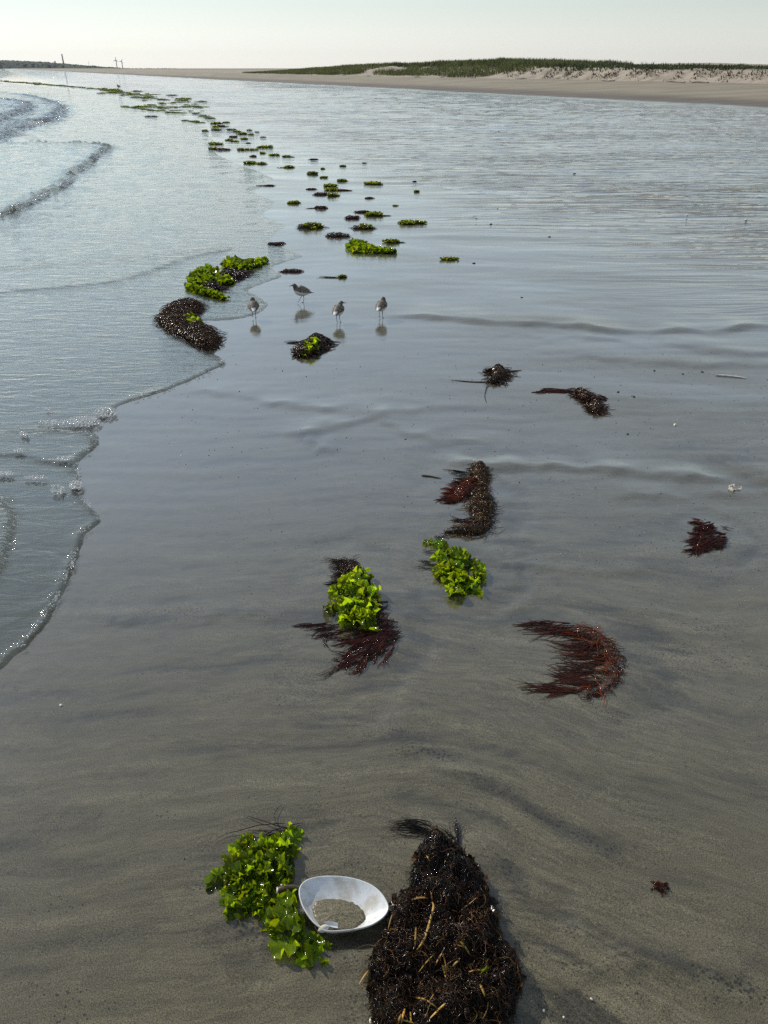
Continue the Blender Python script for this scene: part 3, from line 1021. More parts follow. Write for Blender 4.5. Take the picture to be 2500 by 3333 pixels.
far_post('chimney', 'tall slim chimney standing on the distant hill', 'chimney', 208, 208, 176, 4120, 3.6, 2.6)
far_post('water_tower', 'small stubby tower on the skyline beside the tall chimney', 'tower', 181, 206, 199, 4100, 2.4, 3.4)
far_post('radio_mast', 'thin mast on the distant hill between chimney and wind turbines', 'mast', 290, 214, 200, 4200, .9, .5)


def turbine(u, vb, vt, D, rot, label):
    a = (u - 1250) / FPX / 1.166
    x, y = a * D, D
    zt = CAM_H + D * math.tan(math.radians((222 - vt) / 57.6))
    o = empty('wind_turbine', (x, y, 0))
    z = np.linspace(0, zt, 8)
    V, F, _ = tubes(np.c_[z * 0, z * 0, z][None], np.linspace(3.4, 2.2, 8)[None], 10)
    mesh_obj('tower', V, F, M['steel'], o)
    p = np.array([[(0, -4, zt + .8), (0, -3, zt + 1), (0, 2, zt + 1), (0, 4, zt + .9)]])
    V, F, _ = tubes(p, np.array([[.4, 1.6, 1.6, .9]]), 8)
    mesh_obj('nacelle', V, F, M['steel'], o)
    for k in range(3):
        an = rot + k * 2 * math.pi / 3
        t = np.linspace(0, 1, 6)
        L = zt * .42
        c = np.c_[np.sin(an) * t * L, t * 0 - 4.2, zt + 1 + np.cos(an) * t * L]
        sd_ = np.array([math.cos(an), 0, -math.sin(an)])
        wd = np.interp(t, [0, .2, 1], [1.4, 2.4, .7])[:, None]
        V = np.vstack([c - sd_ * wd, c + sd_ * wd, c + [0, .35, 0]])
        i = np.arange(5)
        F = np.vstack([np.c_[i, i + 1, i + 7, i + 6], np.c_[i + 6, i + 7, i + 13, i + 12], np.c_[i + 12, i + 13, i + 1, i]])
        mesh_obj('blade', V, F, M['steel'], o)
    tag(o, label, 'wind turbine')


turbine(380, 221, 196, 6000, .15, 'bigger wind turbine, left of the pair beyond the distant hill')
turbine(398, 221, 200, 6300, .55, 'smaller wind turbine, right of the pair beyond the distant hill')


# ------------------------------------------------------------------ seaweed
def flat_h(x, y):
    return ground_z(x, y, False)


class Mound:
    """height of a heap of weed over an outline on the sand"""
    def __init__(s, poly, h, rim, lump=.35, seed=0):
        s.P = chaikin(np.asarray(poly), 2, True); s.h = h; s.rim = rim; s.lump = lump; s.seed = seed
        s.c = s.P.mean(0)
        s.base = gz(*s.c)

    def __call__(s, x, y):
        d = seg_dist(x, y, s.P, True)
        ins = inside(x, y, s.P)
        e = np.clip(d / s.rim, 0, 1)
        f = np.where(ins, np.sqrt(np.clip(1 - (1 - e) ** 2, 0, 1)), 0)
        return s.base + s.h * f * (1 + s.lump * fbm(x / s.rim * .8, y / s.rim * .8, 3, s.seed))

    def sample(s, n, rng=RNG):
        lo, hi = s.P.min(0), s.P.max(0)
        out = np.zeros((0, 2))
        while len(out) < n:
            q = rng.uniform(lo, hi, (n * 3, 2))
            out = np.vstack([out, q[inside(q[:, 0], q[:, 1], s.P)]])
        return out[:n]

    def core(s, g, col, res=26, sink=.006, drop=.006):
        """the packed body of the heap"""
        lo, hi = s.P.min(0), s.P.max(0)
        gx = np.linspace(lo[0], hi[0], res); st = gx[1] - gx[0]
        gy = np.arange(lo[1], hi[1] + st, st)
        X, Y = np.meshgrid(gx, gy, indexing='ij')
        Z = s(X, Y) - drop + s.h * .10 * pn(X / st * .5, Y / st * .5, s.seed + 5)
        ins = inside(X, Y, s.P)
        Z = np.where(ins, Z, s.base - sink)
        n, m = X.shape
        idx = np.arange(n * m).reshape(n, m)
        F = np.stack([idx[:-1, :-1], idx[1:, :-1], idx[1:, 1:], idx[:-1, 1:]], -1).reshape(-1, 4)
        keep = ins.ravel()[F].any(1)
        F = F[keep]
        used = np.unique(F); mp = -np.ones(n * m, int); mp[used] = np.arange(len(used))
        g.add(np.c_[X.ravel(), Y.ravel(), Z.ravel()][used], mp[F], col)


def draped(hf, xy, head, L, npts=9, wander=.35, curl=0.0, r=.0012, lift=.004, liftvar=.006, taper=.35, k=4, cols=None, arch=0.0):
    """strands that follow the surface hf from their roots"""
    xy = np.asarray(xy, float); n = len(xy)
    head = np.broadcast_to(np.asarray(head, float), (n,)).copy(); L = np.broadcast_to(np.asarray(L, float), (n,))
    cu = np.broadcast_to(np.asarray(curl, float), (n,))
    P = np.zeros((n, npts, 2)); P[:, 0] = xy
    dw = RNG.normal(0, wander, n)
    for i in range(1, npts):
        head = head + cu / npts + (dw + RNG.normal(0, wander, n)) / npts * 1.4
        st = L / (npts - 1)
        P[:, i, 0] = P[:, i - 1, 0] + np.cos(head) * st
        P[:, i, 1] = P[:, i - 1, 1] + np.sin(head) * st
    z = hf(P[:, :, 0], P[:, :, 1])
    t = np.linspace(0, 1, npts)
    lf = lift + np.abs(RNG.normal(0, liftvar, (n, 1))) * (1 - t[None] * .8) + np.abs(RNG.normal(0, arch + 1e-9, (n, 1))) * np.sin(np.pi * t)[None]
    rr = np.broadcast_to(np.asarray(r, float), (n,))[:, None] * np.interp(t, [0, .25, .7, 1], [.8, 1, .8, taper])[None]
    P3 = np.concatenate([P, (z + lf + rr * .6)[:, :, None]], 2)
    return tubes(P3, rr, k, cols)


def locks(hf, roots, head, L, per=7, spread=.004, npts=12, curl=0.0, r=(.001, .0016), col=(1, 1, 1), var=.28, k=4, arch=0.0, lift=.0006, liftvar=.003):
    """wet weed lies in locks: strands that share a course, then fan out a little at the tips"""
    roots = np.asarray(roots, float); nb = len(roots)
    head = np.broadcast_to(np.asarray(head, float), (nb,)); L = np.broadcast_to(np.asarray(L, float), (nb,)); curl = np.broadcast_to(np.asarray(curl, float), (nb,))
    cnt = RNG.integers(max(2, per // 2), per + per // 2 + 1, nb)
    ix = np.repeat(np.arange(nb), cnt); n = len(ix)
    off = RNG.uniform(0, .45, n) * L[ix]
    hd = head[ix] + RNG.normal(0, .06, n)
    st = roots[ix] + np.c_[np.cos(head[ix]), np.sin(head[ix])] * off[:, None] + RNG.normal(0, spread, (n, 2))
    wav = RNG.normal(0, .45, nb)
    P = np.zeros((n, npts, 2)); P[:, 0] = st
    Ls = (L[ix] - off) * RNG.uniform(.6, 1.1, n)
    h = hd.copy(); dv = RNG.normal(0, .35, n)
    ph = RNG.uniform(0, 6, nb)
    for i in range(1, npts):
        t = i / npts
        hh = h + curl[ix] * t + wav[ix] * np.sin(t * 5 + ph[ix]) * .55 + dv * t * t + RNG.normal(0, .05, n)
        P[:, i] = P[:, i - 1] + np.c_[np.cos(hh), np.sin(hh)] * (Ls / (npts - 1))[:, None]
    z = hf(P[:, :, 0], P[:, :, 1])
    t = np.linspace(0, 1, npts)
    rr = RNG.uniform(*r, n)[:, None] * np.interp(t, [0, .25, .7, 1], [.7, 1, .8, .35])[None]
    lf = lift + np.abs(RNG.normal(0, liftvar, (n, 1))) * (1 - .85 * t[None]) + np.abs(RNG.normal(0, arch + 1e-9, (n, 1))) * np.sin(np.pi * t)[None]
    P3 = np.concatenate([P, (z + lf + rr * .6)[:, :, None]], 2)
    bt = tintn(nb, col, var, .1)
    return tubes(P3, rr, k, np.clip(bt[ix] * RNG.normal(1, .15, (n, 1)), .03, 4))


def tintn(n, base, var=.25, hue=.12, rng=RNG):
    b = np.array(base, float)[None]
    return np.clip(b * (1 + var * rng.normal(0, 1, (n, 1))) * (1 + hue * rng.normal(0, 1, (n, 3))), .03, 4)


def frond_mesh(L, W, nu=8, nv=6, ruffle=.30, curlz=.5, seed=0, lobes=3):
    """one ruffled blade of sea lettuce; root at the origin, growing along +x"""
    r = np.random.default_rng(seed)
    u = np.linspace(0, 1, nu); v = np.linspace(-1, 1, nv)
    U, Vv = np.meshgrid(u, v, indexing='ij')
    wprof = (.30 + .75 * np.sin(np.clip(U * 1.15 + .12, 0, 1.2) * np.pi * .62)) * (1 + .28 * np.sin(U * lobes * 5 + r.uniform(0, 6)) * np.sign(Vv))
    x = U * L * (1 + .18 * np.cos(Vv * 4 + r.uniform(0, 6))); y = Vv * W * .5 * wprof
    ph = r.uniform(0, 6, 4)
    z = ruffle * W * (np.abs(Vv) ** 1.5 * np.sin(U * (5 + 4 * r.random()) * 1.7 + ph[0] + np.sign(Vv) * ph[1]) * .6 + .35 * np.sin(Vv * 3 + ph[2]) * U + .25 * np.sin(U * 5 + ph[3]))
    z = z + curlz * L * (U ** 2) * .5
    P = np.stack([x, y, z], -1)
    idx = np.arange(nu * nv).reshape(nu, nv)
    F = np.stack([idx[:-1, :-1], idx[1:, :-1], idx[1:, 1:], idx[:-1, 1:]], -1).reshape(-1, 4)
    return P.reshape(-1, 3), F


def rot_mat(yaw, pitch, roll):
    return np.array(Matrix.Rotation(yaw, 3, 'Z') @ Matrix.Rotation(-pitch, 3, 'Y') @ Matrix.Rotation(roll, 3, 'X'))


def sheet_mesh(rings, seg, seed):
    """a torn, ruffled sheet of sea lettuce about one unit across, attached near the origin"""
    r = np.random.default_rng(seed)
    th = np.arange(seg) * 2 * np.pi / seg
    out = .5 * (1 + .22 * np.sin(2 * th + r.uniform(0, 6)) + .16 * np.sin(3 * th + r.uniform(0, 6)) + .05 * r.normal(0, 1, seg) + .07 * np.sin(5 * th + r.uniform(0, 6)))
    k1, k2 = r.integers(4, 6), (r.integers(8, 11) if seg > 10 else 3)
    p1, p2, p3 = r.uniform(0, 6, 3)
    V = [(0, 0, 0)]
    for i in range(1, rings + 1):
        f = i / rings
        rad = out * f
        z = .17 * f ** 1.6 * np.sin(k1 * th + p1) + .13 * f ** 2.5 * np.sin(k2 * th + p2) + .012 * r.normal(0, 1, seg) * f
        V += list(np.c_[rad * np.cos(th), rad * np.sin(th), z])
    V = np.array(V)
    # fold the sheet over itself along one line
    fx = np.cos(p3) * V[:, 0] + np.sin(p3) * V[:, 1]
    V[:, 2] += r.uniform(.2, .75) * np.maximum(fx - r.uniform(-.1, .15), 0)
    V[:, 0] += .32
    F3 = [(0, 1 + j, 1 + (j + 1) % seg) for j in range(seg)]
    for i in range(rings - 1):
        a = 1 + i * seg
        for j in range(seg):
            k = (j + 1) % seg
            F3 += [(a + j, a + seg + j, a + seg + k), (a + j, a + seg + k, a + k)]
    return V, np.array(F3)


_fr = [sheet_mesh(5, 28, 200 + i) for i in range(14)]
_fr_small = [sheet_mesh(2, 8, 300 + i) for i in range(12)]


def fronds_into(g, hf, xy, size, cols, small=False, tilt=(.1, 1.1), yaw=None, zoff=0.0, down=False):
    lib = _fr_small if small else _fr
    xy = np.asarray(xy, float)
    zs = hf(xy[:, 0], xy[:, 1])
    for i, (x, y) in enumerate(xy):
        P, F = lib[RNG.integers(len(lib))]
        s = size[i]
        R = rot_mat(RNG.uniform(0, 6.283) if yaw is None else yaw[i], RNG.uniform(*tilt), RNG.uniform(-.7, .7))
        z = float(zs[i])
        Q = P * [s, s * RNG.uniform(.7, 1.25), s] @ R.T + [x, y, z + zoff]
        Q[:, 2] = np.maximum(Q[:, 2], .0015 + .002 * RNG.random(len(Q)))
        g.add(Q, F, cols[i])


def frond_parts(parent, o3, hf, xy, size, cols, mat, tilt=(.15, 1.1), yaw=None, zoff=0.0):
    """each blade a part of its own"""
    xy = np.asarray(xy, float)
    zs = hf(xy[:, 0], xy[:, 1])
    for i, (x, y) in enumerate(xy):
        P, F = _fr[RNG.integers(len(_fr))]
        s = size[i]
        R = rot_mat(RNG.uniform(0, 6.283) if yaw is None else yaw[i], RNG.uniform(*tilt), RNG.uniform(-.7, .7))
        z = float(zs[i])
        Q = P * [s, s * RNG.uniform(.75, 1.3), s] @ R.T + [x, y, z + zoff]
        Q[:, 2] = np.maximum(Q[:, 2], .0015 + .002 * RNG.random(len(Q)))
        mesh_obj('frond', Q - o3, F, mat, parent, True, np.broadcast_to(cols[i], (len(Q), 3)))


def origin_of(poly):
    c = np.asarray(poly).mean(0)
    return np.array([c[0], c[1], gz(*c)])


def mound_part(parent, o3, md, col, mat, name='matted_core', res=26, drop=.006):
    g = Geo(); md.core(g, col, res, drop=drop)
    return g.build(name, mat, parent, o3)


def strands_part(name, parent, o3, mat, lst, kind='stuff'):
    g = Geo()
    for V, F, C in lst: g.add(V, F, C)
    o = g.build(name, mat, parent, o3)
    if kind: o['kind'] = kind
    return o


# --- foreground: the sea lettuce beside the shell
Z1 = (650, 2600, .3918)
F1a = GP(z1([(430, 355), (500, 420), (570, 400), (640, 340), (730, 270), (790, 330), (760, 440), (745, 620), (700, 720), (600, 800), (640, 860), (560, 900), (480, 960), (380, 990), (300, 960), (225, 930), (300, 880), (270, 770), (180, 765), (115, 735), (200, 640), (270, 600), (230, 520), (290, 470)], *Z1))
F1b = GP(z1([(660, 840), (800, 850), (870, 930), (910, 1010), (950, 1130), (1090, 1260), (1060, 1330), (940, 1300), (760, 1320), (720, 1190), (600, 1140), (530, 1000), (620, 950)], *Z1))


def foreground_lettuce():
    o3 = origin_of(F1a)
    e = empty('sea_lettuce', o3)
    for k, (P, n, h, sz) in enumerate([(F1a, 190, .026, (.018, .034)), (F1b, 80, .014, (.019, .040))]):
        md = Mound(P, h, .05, .3, 5 + k)
        mound_part(e, o3, md, (.35, .42, .3), M['lettuce'], 'matted_base', 20, .010)
        xy = md.sample(n)
        cs = G(1116, 2937) * .977
        xy = xy[((xy[:, 0] - cs[0]) / .112) ** 2 + ((xy[:, 1] - cs[1]) / .075) ** 2 > 1]; n = len(xy)
        # blades nearer the top of the heap stand up, those at the rim lie out flat
        frond_parts(e, o3, lambda x, y, md=md: md(x, y) - .008, xy, RNG.uniform(sz[0], sz[1], n) * np.where(RNG.random(n) < .25, 1.5, 1), tintn(n, (.82, .82, .82), .42, .06), M['lettuce'], tilt=(-.2, .8))
    # broad flat sheets
    for (x, y), s, yw in [(G(*z1([(690, 1080)], *Z1)[0]), .062, .9), (G(*z1([(690, 900)], *Z1)[0]), .05, -.3), (G(*z1([(740, 640)], *Z1)[0]), .05, 2.6), (G(*z1([(800, 1130)], *Z1)[0]), .05, 1.6), (G(*z1([(640, 560)], *Z1)[0]), .045, 2.0)]:
        frond_parts(e, o3, lambda a, b: flat_h(a, b) + .026, [(x, y)], [s * .68], np.array([[.85, .85, .85]]), M['lettuce'], tilt=(.15, .35), yaw=[yw])
    # dark wiry roots at its upper end
    rt = G(*z1([(745, 270)], *Z1)[0])
    hd = np.array([2.95, 3.05, 3.2, 3.4, 3.55, .25, .05, -.1, 1.0, 2.7, 3.3, 3.15, 3.5])
    V = draped(flat_h, np.repeat(rt[None], len(hd), 0) + RNG.normal(0, .008, (len(hd), 2)), hd, np.array([.11, .10, .12, .13, .15, .04, .04, .035, .035, .09, .14, .16, .07]), 12, .8, 0, .0011, .002, .004, .3, 5, tintn(len(hd), (.5, .45, .6), .2))
    strands_part('root_strands', e, o3, M['brown'], [V])
    tag(e, 'bright green ruffled sea lettuce heap beside the big white clam shell', 'seaweed')


foreground_lettuce()


# --- foreground: the clam shell
def clam_shell():
    rim_z = [(830, 740), (850, 705), (900, 675), (1000, 656), (1100, 655), (1200, 660), (1300, 678), (1400, 710), (1470, 750), (1520, 800), (1550, 850), (1557, 885), (1530, 930), (1470, 970), (1400, 1000), (1300, 1018), (1200, 1028), (1110, 1032), (1050, 1028), (1015, 1005), (965, 975), (915, 925), (870, 872), (842, 815), (830, 772)]
    sc_ = .3918 * 1.56 / FPX
    rim = np.array([((X - 1190) * sc_, (845 - Y) * sc_ / .86) for X, Y in rim_z])
    rim = chaikin(rim, 2, True)[::-1]          # counter-clockwise seen from above
    n = len(rim)
    umbo = np.array([(1040 - 1190) * sc_, (845 - 1010) * sc_ / .86])     # beak at the hinge
    apex = np.array([-.012, -.006])
    apex = .15 * apex + umbo * .58
    H = .031
    S = np.array([1, .985, .95, .88, .78, .65, .5, .34, .18, .06])
    rows_in, rows_out = [], []
    for s in S:
        c = apex * (1 - s)
        xy = rim * s + c * 1.0
        z = H * s ** 2.5
        # the rim lifts a little on the far side
        zr = z + .004 * s * (xy[:, 1] / .05)
        rows_in.append(np.c_[xy, zr])
        o = xy * (1 + .028 * (1 if s > .3 else .6)); rows_out.append(np.c_[o, zr - .0035 - .004 * (1 - s)])
    lip = np.c_[rim * 1.016, rows_in[0][:, 2] + .0002]
    rows = rows_in[::-1] + [lip] + rows_out
    V = np.vstack(rows)
    m = len(rows)
    idx = np.arange(m * n).reshape(m, n)
    a = idx[:-1]; b = np.roll(a, -1, 1); c = idx[1:]; d = np.roll(c, -1, 1)
    F = np.stack([a, c, d, b], -1).reshape(-1, 4)
    V = np.vstack([V, rows[0].mean(0), rows[-1].mean(0)])
    k = len(V)
    f3 = np.vstack([np.c_[np.full(n, k - 2), idx[0], np.roll(idx[0], -1)], np.c_[np.full(n, k - 1), np.roll(idx[-1], -1), idx[-1]]])
    inner = np.r_[np.ones(len(S) * n), np.ones(n), np.zeros(len(S) * n), 1, 0]
    ring = np.r_[np.repeat(S[::-1], n), np.ones(n), np.repeat(S, n), 0, 0]
    ctr = G(650 + 1190 * .3918, 2600 + 860 * .3918)
    # rim stands about 5 cm up: move the footprint towards the viewer by what that height hides
    ctr = ctr * (1 - .034 / CAM_H)
    e = empty('clam_shell', (ctr[0], ctr[1], .0015))
    mesh_obj('valve', V, [F, f3], M['shell'], e, attrs={'inner': inner, 'ring': ring})
    # beak curling over the hinge
    t = np.linspace(0, 1, 7)
    B = np.c_[umbo[0] - .010 + .022 * t, umbo[1] - .0025 + .006 * t, .0180 + .007 * t]
    Vb, Fb, _ = tubes(B[None], (np.interp(t, [0, .12, .4, .7, .9, 1], [.001, .0045, .0072, .0066, .0040, .0010]))[None], 12)
    mesh_obj('beak', Vb, Fb, M['shell'], e, attrs={'inner': np.full(len(Vb), .7), 'ring': np.repeat(t, 12)})
    # spoon shaped ligament pit beside the hinge
    u = np.linspace(0, 1, 8); v = np.linspace(-1, 1, 9)
    U, Vv = np.meshgrid(u, v, indexing='ij')
    px = umbo[0] + .002 + U * .027; py = umbo[1] + .010 + Vv * .0085 * np.sqrt(np.clip(U, .02, 1)) * (1.3 - U * .7) + U * .001
    pz = .0262 - U * .012 - .0035 * (1 - Vv ** 2)
    P = np.stack([px, py, pz], -1)
    P2 = P - [0, 0, .002]
    idx = np.arange(72).reshape(8, 9)
    Fq = np.stack([idx[:-1, :-1], idx[1:, :-1], idx[1:, 1:], idx[:-1, 1:]], -1).reshape(-1, 4)
    mesh_obj('hinge_plate', np.vstack([P.reshape(-1, 3), P2.reshape(-1, 3)]), [np.vstack([Fq, Fq[:, ::-1] + 72])], M['shell'], e, attrs={'inner': np.ones(144), 'ring': np.zeros(144)})
    tag(e, 'large white clam shell lying open side up with sand in it', 'shell')
    # the sand that washed into it
    pz_ = rim * .60 + apex * .40; q = len(pz_)
    pz_ = pz_.mean(0) + (pz_ - pz_.mean(0)) * (1 + .09 * fbm(pz_[:, 0:1] * 130, pz_[:, 1:2] * 130, 3, 7))
    c0 = pz_.mean(0)
    rows = [];
    for s in (1.05, 1, .9, .75, .55, .3, .1):
        xy = c0 + (pz_ - c0) * s
        rows.append(np.c_[xy, .0098 + .0040 * (1 - s) + .0012 * fbm(xy[:, 0] * 120, xy[:, 1] * 120, 3, 8) + (.012 * xy[:, 1] / .05 * 0) - (.012 if s > 1.01 else 0)])
    # follow the shell wall at the rim of the patch
    V = np.vstack(rows + [np.array([[c0[0], c0[1], .0138]])])
    rr = np.linalg.norm(V[:, :2] - apex, axis=1)
    idx = np.arange(len(rows) * q).reshape(len(rows), q)
    a = idx[:-1]; b = np.roll(a, -1, 1); c = idx[1:]; d = np.roll(c, -1, 1)
    F = np.stack([a, b, d, c], -1).reshape(-1, 4)
    f3 = np.c_[idx[-1], np.roll(idx[-1], -1), np.full(q, len(V) - 1)]
    nV = len(V)
    o = mesh_obj('sand_fill', V, [F, f3], M['sand'], attrs={'psi': V[:, 1] * 2.0, 'fan': np.zeros(nV), 'film': np.zeros(nV), 'rip': np.zeros(nV), 'dry': np.zeros(nV), 'pool': np.zeros(nV), 'mid': np.zeros(nV), 'dark': np.full(nV, .0), 'pale': np.full(nV, .9), 'speck': np.full(nV, .12), 'dryvar': np.zeros(nV), 'drained': np.ones(nV)})
    o.location = (ctr[0], ctr[1], .0015)
    tag(o, 'patch of grey sand caught in the bowl of the clam shell', 'sand')


clam_shell()


def worm_tube():
    p0 = G(650 + 655 * .3918, 2600 + 800 * .3918); p1 = G(650 + 830 * .3918, 2600 + 800 * .3918)
    n = 12
    t = np.linspace(0, 1, n)
    P = np.c_[p0[0] + (p1[0] - p0[0]) * t * 1.25, p0[1] + (p1[1] - p0[1]) * t + .004 * np.sin(t * 3), .016 + .004 * np.sin(t * 4)]
    r = .0065 + .0006 * np.sin(t * 40) + .001 * (t < .12)
    e = empty('worm_tube', (P[0, 0], P[0, 1], .004))
    o3 = np.array([P[0, 0], P[0, 1], .004])
    V, F, _ = tubes(P[None], r[None], 12)
    mesh_obj('tube', V - o3, F, M['stick'], e)
    V, F, _ = tubes(np.array([[P[0] + [.001, 0, 0], P[0] - [.0025, 0, 0], P[0] - [.001, 0, 0], P[0] + [.004, 0, 0]]]), np.array([[.0078, .0074, .0045, .004]]), 12)
    mesh_obj('lip', V - o3, F, M['pebble'], e)
    tag(e, 'short brown worm tube between the sea lettuce and the clam shell', 'worm tube')


worm_tube()

# --- foreground: the dark matted heap
Z2 = (1150, 2600, .3918)
F3 = GP(z1([(620, 310), (700, 300), (790, 370), (880, 430), (960, 530), (1040, 600), (1090, 700), (1130, 830), (1160, 930), (1180, 1050), (1220, 1170), (1300, 1270), (1360, 1350), (1395, 1450), (1400, 1550), (1370, 1680), (1330, 1800), (1310, 1900), (1290, 2050), (1150, 2180), (800, 2230), (350, 2180), (190, 2020), (150, 1800), (135, 1650), (130, 1500), (130, 1350), (190, 1230), (270, 1130), (290, 1020), (330, 930), (350, 860), (420, 800), (490, 760), (500, 650), (505, 530), (530, 450), (580, 370)], *Z2))


def foreground_heap():
    o3 = origin_of(F3)
    e = empty('seaweed_heap', o3)
    ragged = resample(chaikin(F3, 2, True), .006, True)
    ragged = ragged + .009 * np.c_[fbm(ragged[:, 0] * 45, ragged[:, 1] * 45, 3, 17), fbm(ragged[:, 0] * 45, ragged[:, 1] * 45, 3, 18)]
    md = Mound(ragged[::2], .040, .055, .8, 15)
    md.P = ragged[::2]
    mound_part(e, o3, md, (.35, .32, .32), M['brown'], 'matted_core', 46, .008)
    lst = []
    # fine wiry weed combed down the heap
    n = 4300
    xy = md.sample(n)
    Ls = RNG.uniform(.02, .06, n) * np.interp(seg_dist(xy[:, 0], xy[:, 1], md.P, True), [0, .04], [.25, 1])
    hd = -1.57 + 1.1 * fbm(xy[:, 0] * 14, xy[:, 1] * 14, 2, 16) + RNG.normal(0, .8, n)
    c = tintn(n, (.36, .33, .35), .6, .12)
    amber = RNG.random(n) < .07
    c[amber] = tintn(amber.sum(), (3.2, 2.4, 1.2), .3, .1)
    lst.append(draped(md, xy, hd, Ls, 7, 2.2, 0, RNG.uniform(.00025, .0008, n), .001, .006, .4, 3, c, .004))
    # tangled knots
    n = 1300
    xy = md.sample(n)
    lst.append(draped(md, xy, RNG.uniform(0, 6.3, n), RNG.uniform(.015, .05, n) * np.interp(seg_dist(xy[:, 0], xy[:, 1], md.P, True), [0, .04], [.3, 1]), 8, 2.8, RNG.normal(0, 3, n), RNG.uniform(.0006, .0013, n), .001, .009, .4, 3, tintn(n, (.9, .72, .65), .5, .12), .006))
    strands_part('matted_strands', e, o3, M['brown'], lst)
    # flat torn fronds matted in with the strands
    g = Geo()
    xy = md.sample(420)
    cc = tintn(420, (.34, .30, .32), .5, .12)
    hot = RNG.random(420) < .09
    cc[hot] = tintn(hot.sum(), (2.0, 1.5, .9), .3, .1)
    fronds_into(g, lambda x, y: md(x, y) + .002, xy, RNG.uniform(.007, .022, 420), cc, True, (-.3, .7))
    q = g.build('matted_fronds', M['brown'], e, o3); q['kind'] = 'stuff'
    # wet black tresses at the top and along the rim
    lst = []
    tip = GP(z1([(700, 330)], *Z2))[0]
    n = 60
    n = 14
    lst.append(locks(flat_h, tip + RNG.normal(0, .010, (n, 2)), 2.60 + RNG.normal(0, .17, n), RNG.uniform(.06, .14, n), 5, .003, 12, .6 + RNG.normal(0, .25, n), (.0005, .001), (.6, .55, .6), .3, 4))
    tp = GP(z1([(860, 380)], *Z2))[0]
    n = 26
    lst.append(draped(flat_h, tp + RNG.normal(0, .008, (n, 2)), RNG.uniform(1.2, 2.5, n), RNG.uniform(.03, .065, n), 9, .5, 0, RNG.uniform(.0006, .001, n), .001, .005, .25, 4, tintn(n, (.45, .4, .45), .3)))
    # the thick stem standing out at the top
    V = draped(flat_h, [G(*z1([(860, 370)], *Z2)[0])] * 2, [1.35, 1.45], [.062, .05], 9, .12, .25, [.0028, .0014], .004, .002, .6, 6, tintn(2, (.4, .38, .6), .1))
    lst.append(V)
    n = 90
    tt = RNG.uniform(0, 1, n)
    rim = resample(md.P, .002, True)
    rp = rim[(tt * (len(rim) - 1)).astype(int)]
    out = np.arctan2(rp[:, 1] - md.c[1], rp[:, 0] - md.c[0])
    lst.append(draped(md, rp, out + RNG.normal(0, 1.1, n), RNG.uniform(.006, .024, n), 7, 1.0, 0, RNG.uniform(.0004, .0008, n), .001, .003, .3, 3, tintn(n, (.5, .42, .45), .4)))
    # combed wet crest below the tip
    n = 1200
    crest = GP(z1([(560, 380), (760, 380), (870, 460), (970, 620), (1080, 740), (1000, 880), (760, 850), (500, 800), (510, 560)], *Z2))
    mc = Mound(crest, .01, .02)
    xy = mc.sample(n)
    lst.append(draped(md, xy, -1.57 + RNG.normal(0, .25, n), RNG.uniform(.02, .05, n), 7, .5, 0, RNG.uniform(.0008, .0014, n), .004, .006, .5, 4, tintn(n, (.35, .32, .36), .3)))
    strands_part('wet_tresses', e, o3, M['black'], lst)
    # straw, each blade its own part
    straw = [([(655, 855), (672, 890), (655, 960), (625, 1070), (590, 1180), (520, 1265)], .0042), ([(485, 838), (540, 830), (622, 826)], .0038), ([(645, 765), (650, 800), (655, 850)], .0024),
             ([(522, 1065), (518, 1130), (512, 1240)], .0032), ([(600, 465), (615, 485), (632, 515)], .0036), ([(690, 1275), (630, 1340), (545, 1440)], .0018), ([(745, 1275), (700, 1350), (675, 1400)], .0022),
             ([(740, 1275), (765, 1370), (780, 1470)], .0020), ([(740, 1380), (755, 1430), (768, 1490)], .0034), ([(885, 1345), (850, 1370), (825, 1395)], .0030), ([(505, 1650), (580, 1665), (640, 1700), (705, 1745)], .0026),
             ([(700, 1590), (665, 1640), (632, 1680)], .0022), ([(765, 1700), (700, 1770), (635, 1828)], .0028), ([(430, 1745), (415, 1800), (395, 1880)], .0034), ([(475, 1770), (478, 1830), (482, 1880)], .0026),
             ([(890, 1185), (930, 1245), (970, 1300)], .0040), ([(840, 1215), (880, 1225), (930, 1248)], .0016), ([(1035, 815), (960, 885), (860, 960)], .0012), ([(975, 930), (985, 970), (990, 1010)], .0012),
             ([(960, 1440), (1010, 1428), (1075, 1428)], .0014), ([(1050, 1540), (1075, 1600), (1095, 1650)], .0032), ([(1120, 1690), (1115, 1760), (1070, 1840)], .0012), ([(325, 960), (305, 1030), (290, 1090)], .0020),
             ([(128, 1425), (90, 1480), (45, 1550)], .0020), ([(720, 790), (735, 830), (730, 860)], .0010), ([(400, 1790), (380, 1840), (370, 1890)], .0030), ([(600, 1670), (610, 1710), (620, 1740)], .0016),
             ([(340, 1820), (420, 1850), (520, 1870)], .0024), ([(950, 920), (905, 970), (880, 1000)], .0011)]
    for pts, wd in straw:
        P = resample(chaikin(GP(z1(pts, *Z2)), 2), .006)
        if len(P) < 3: P = resample(P, .002)
        # height of the heap shifts what the eye meets: walk the ray down onto the surface
        for _ in range(4):
            zt = md(P[:, 0], P[:, 1]) + .011
            base = resample(chaikin(GP(z1(pts, *Z2)), 2), .006)
            if len(base) < 3: base = resample(base, .002)
            P = base * (1 - zt / CAM_H)[:, None]
        zt = md(P[:, 0], P[:, 1]) + .011 + .003 * np.sin(np.linspace(0, 3.1, len(P)))
        T = np.gradient(P, axis=0); T /= np.linalg.norm(T, axis=1, keepdims=True) + 1e-9
        Nn = np.c_[-T[:, 1], T[:, 0]] * wd * .60 * np.interp(np.linspace(0, 1, len(P)), [0, .15, .8, 1], [.6, 1, .9, .3])[:, None]
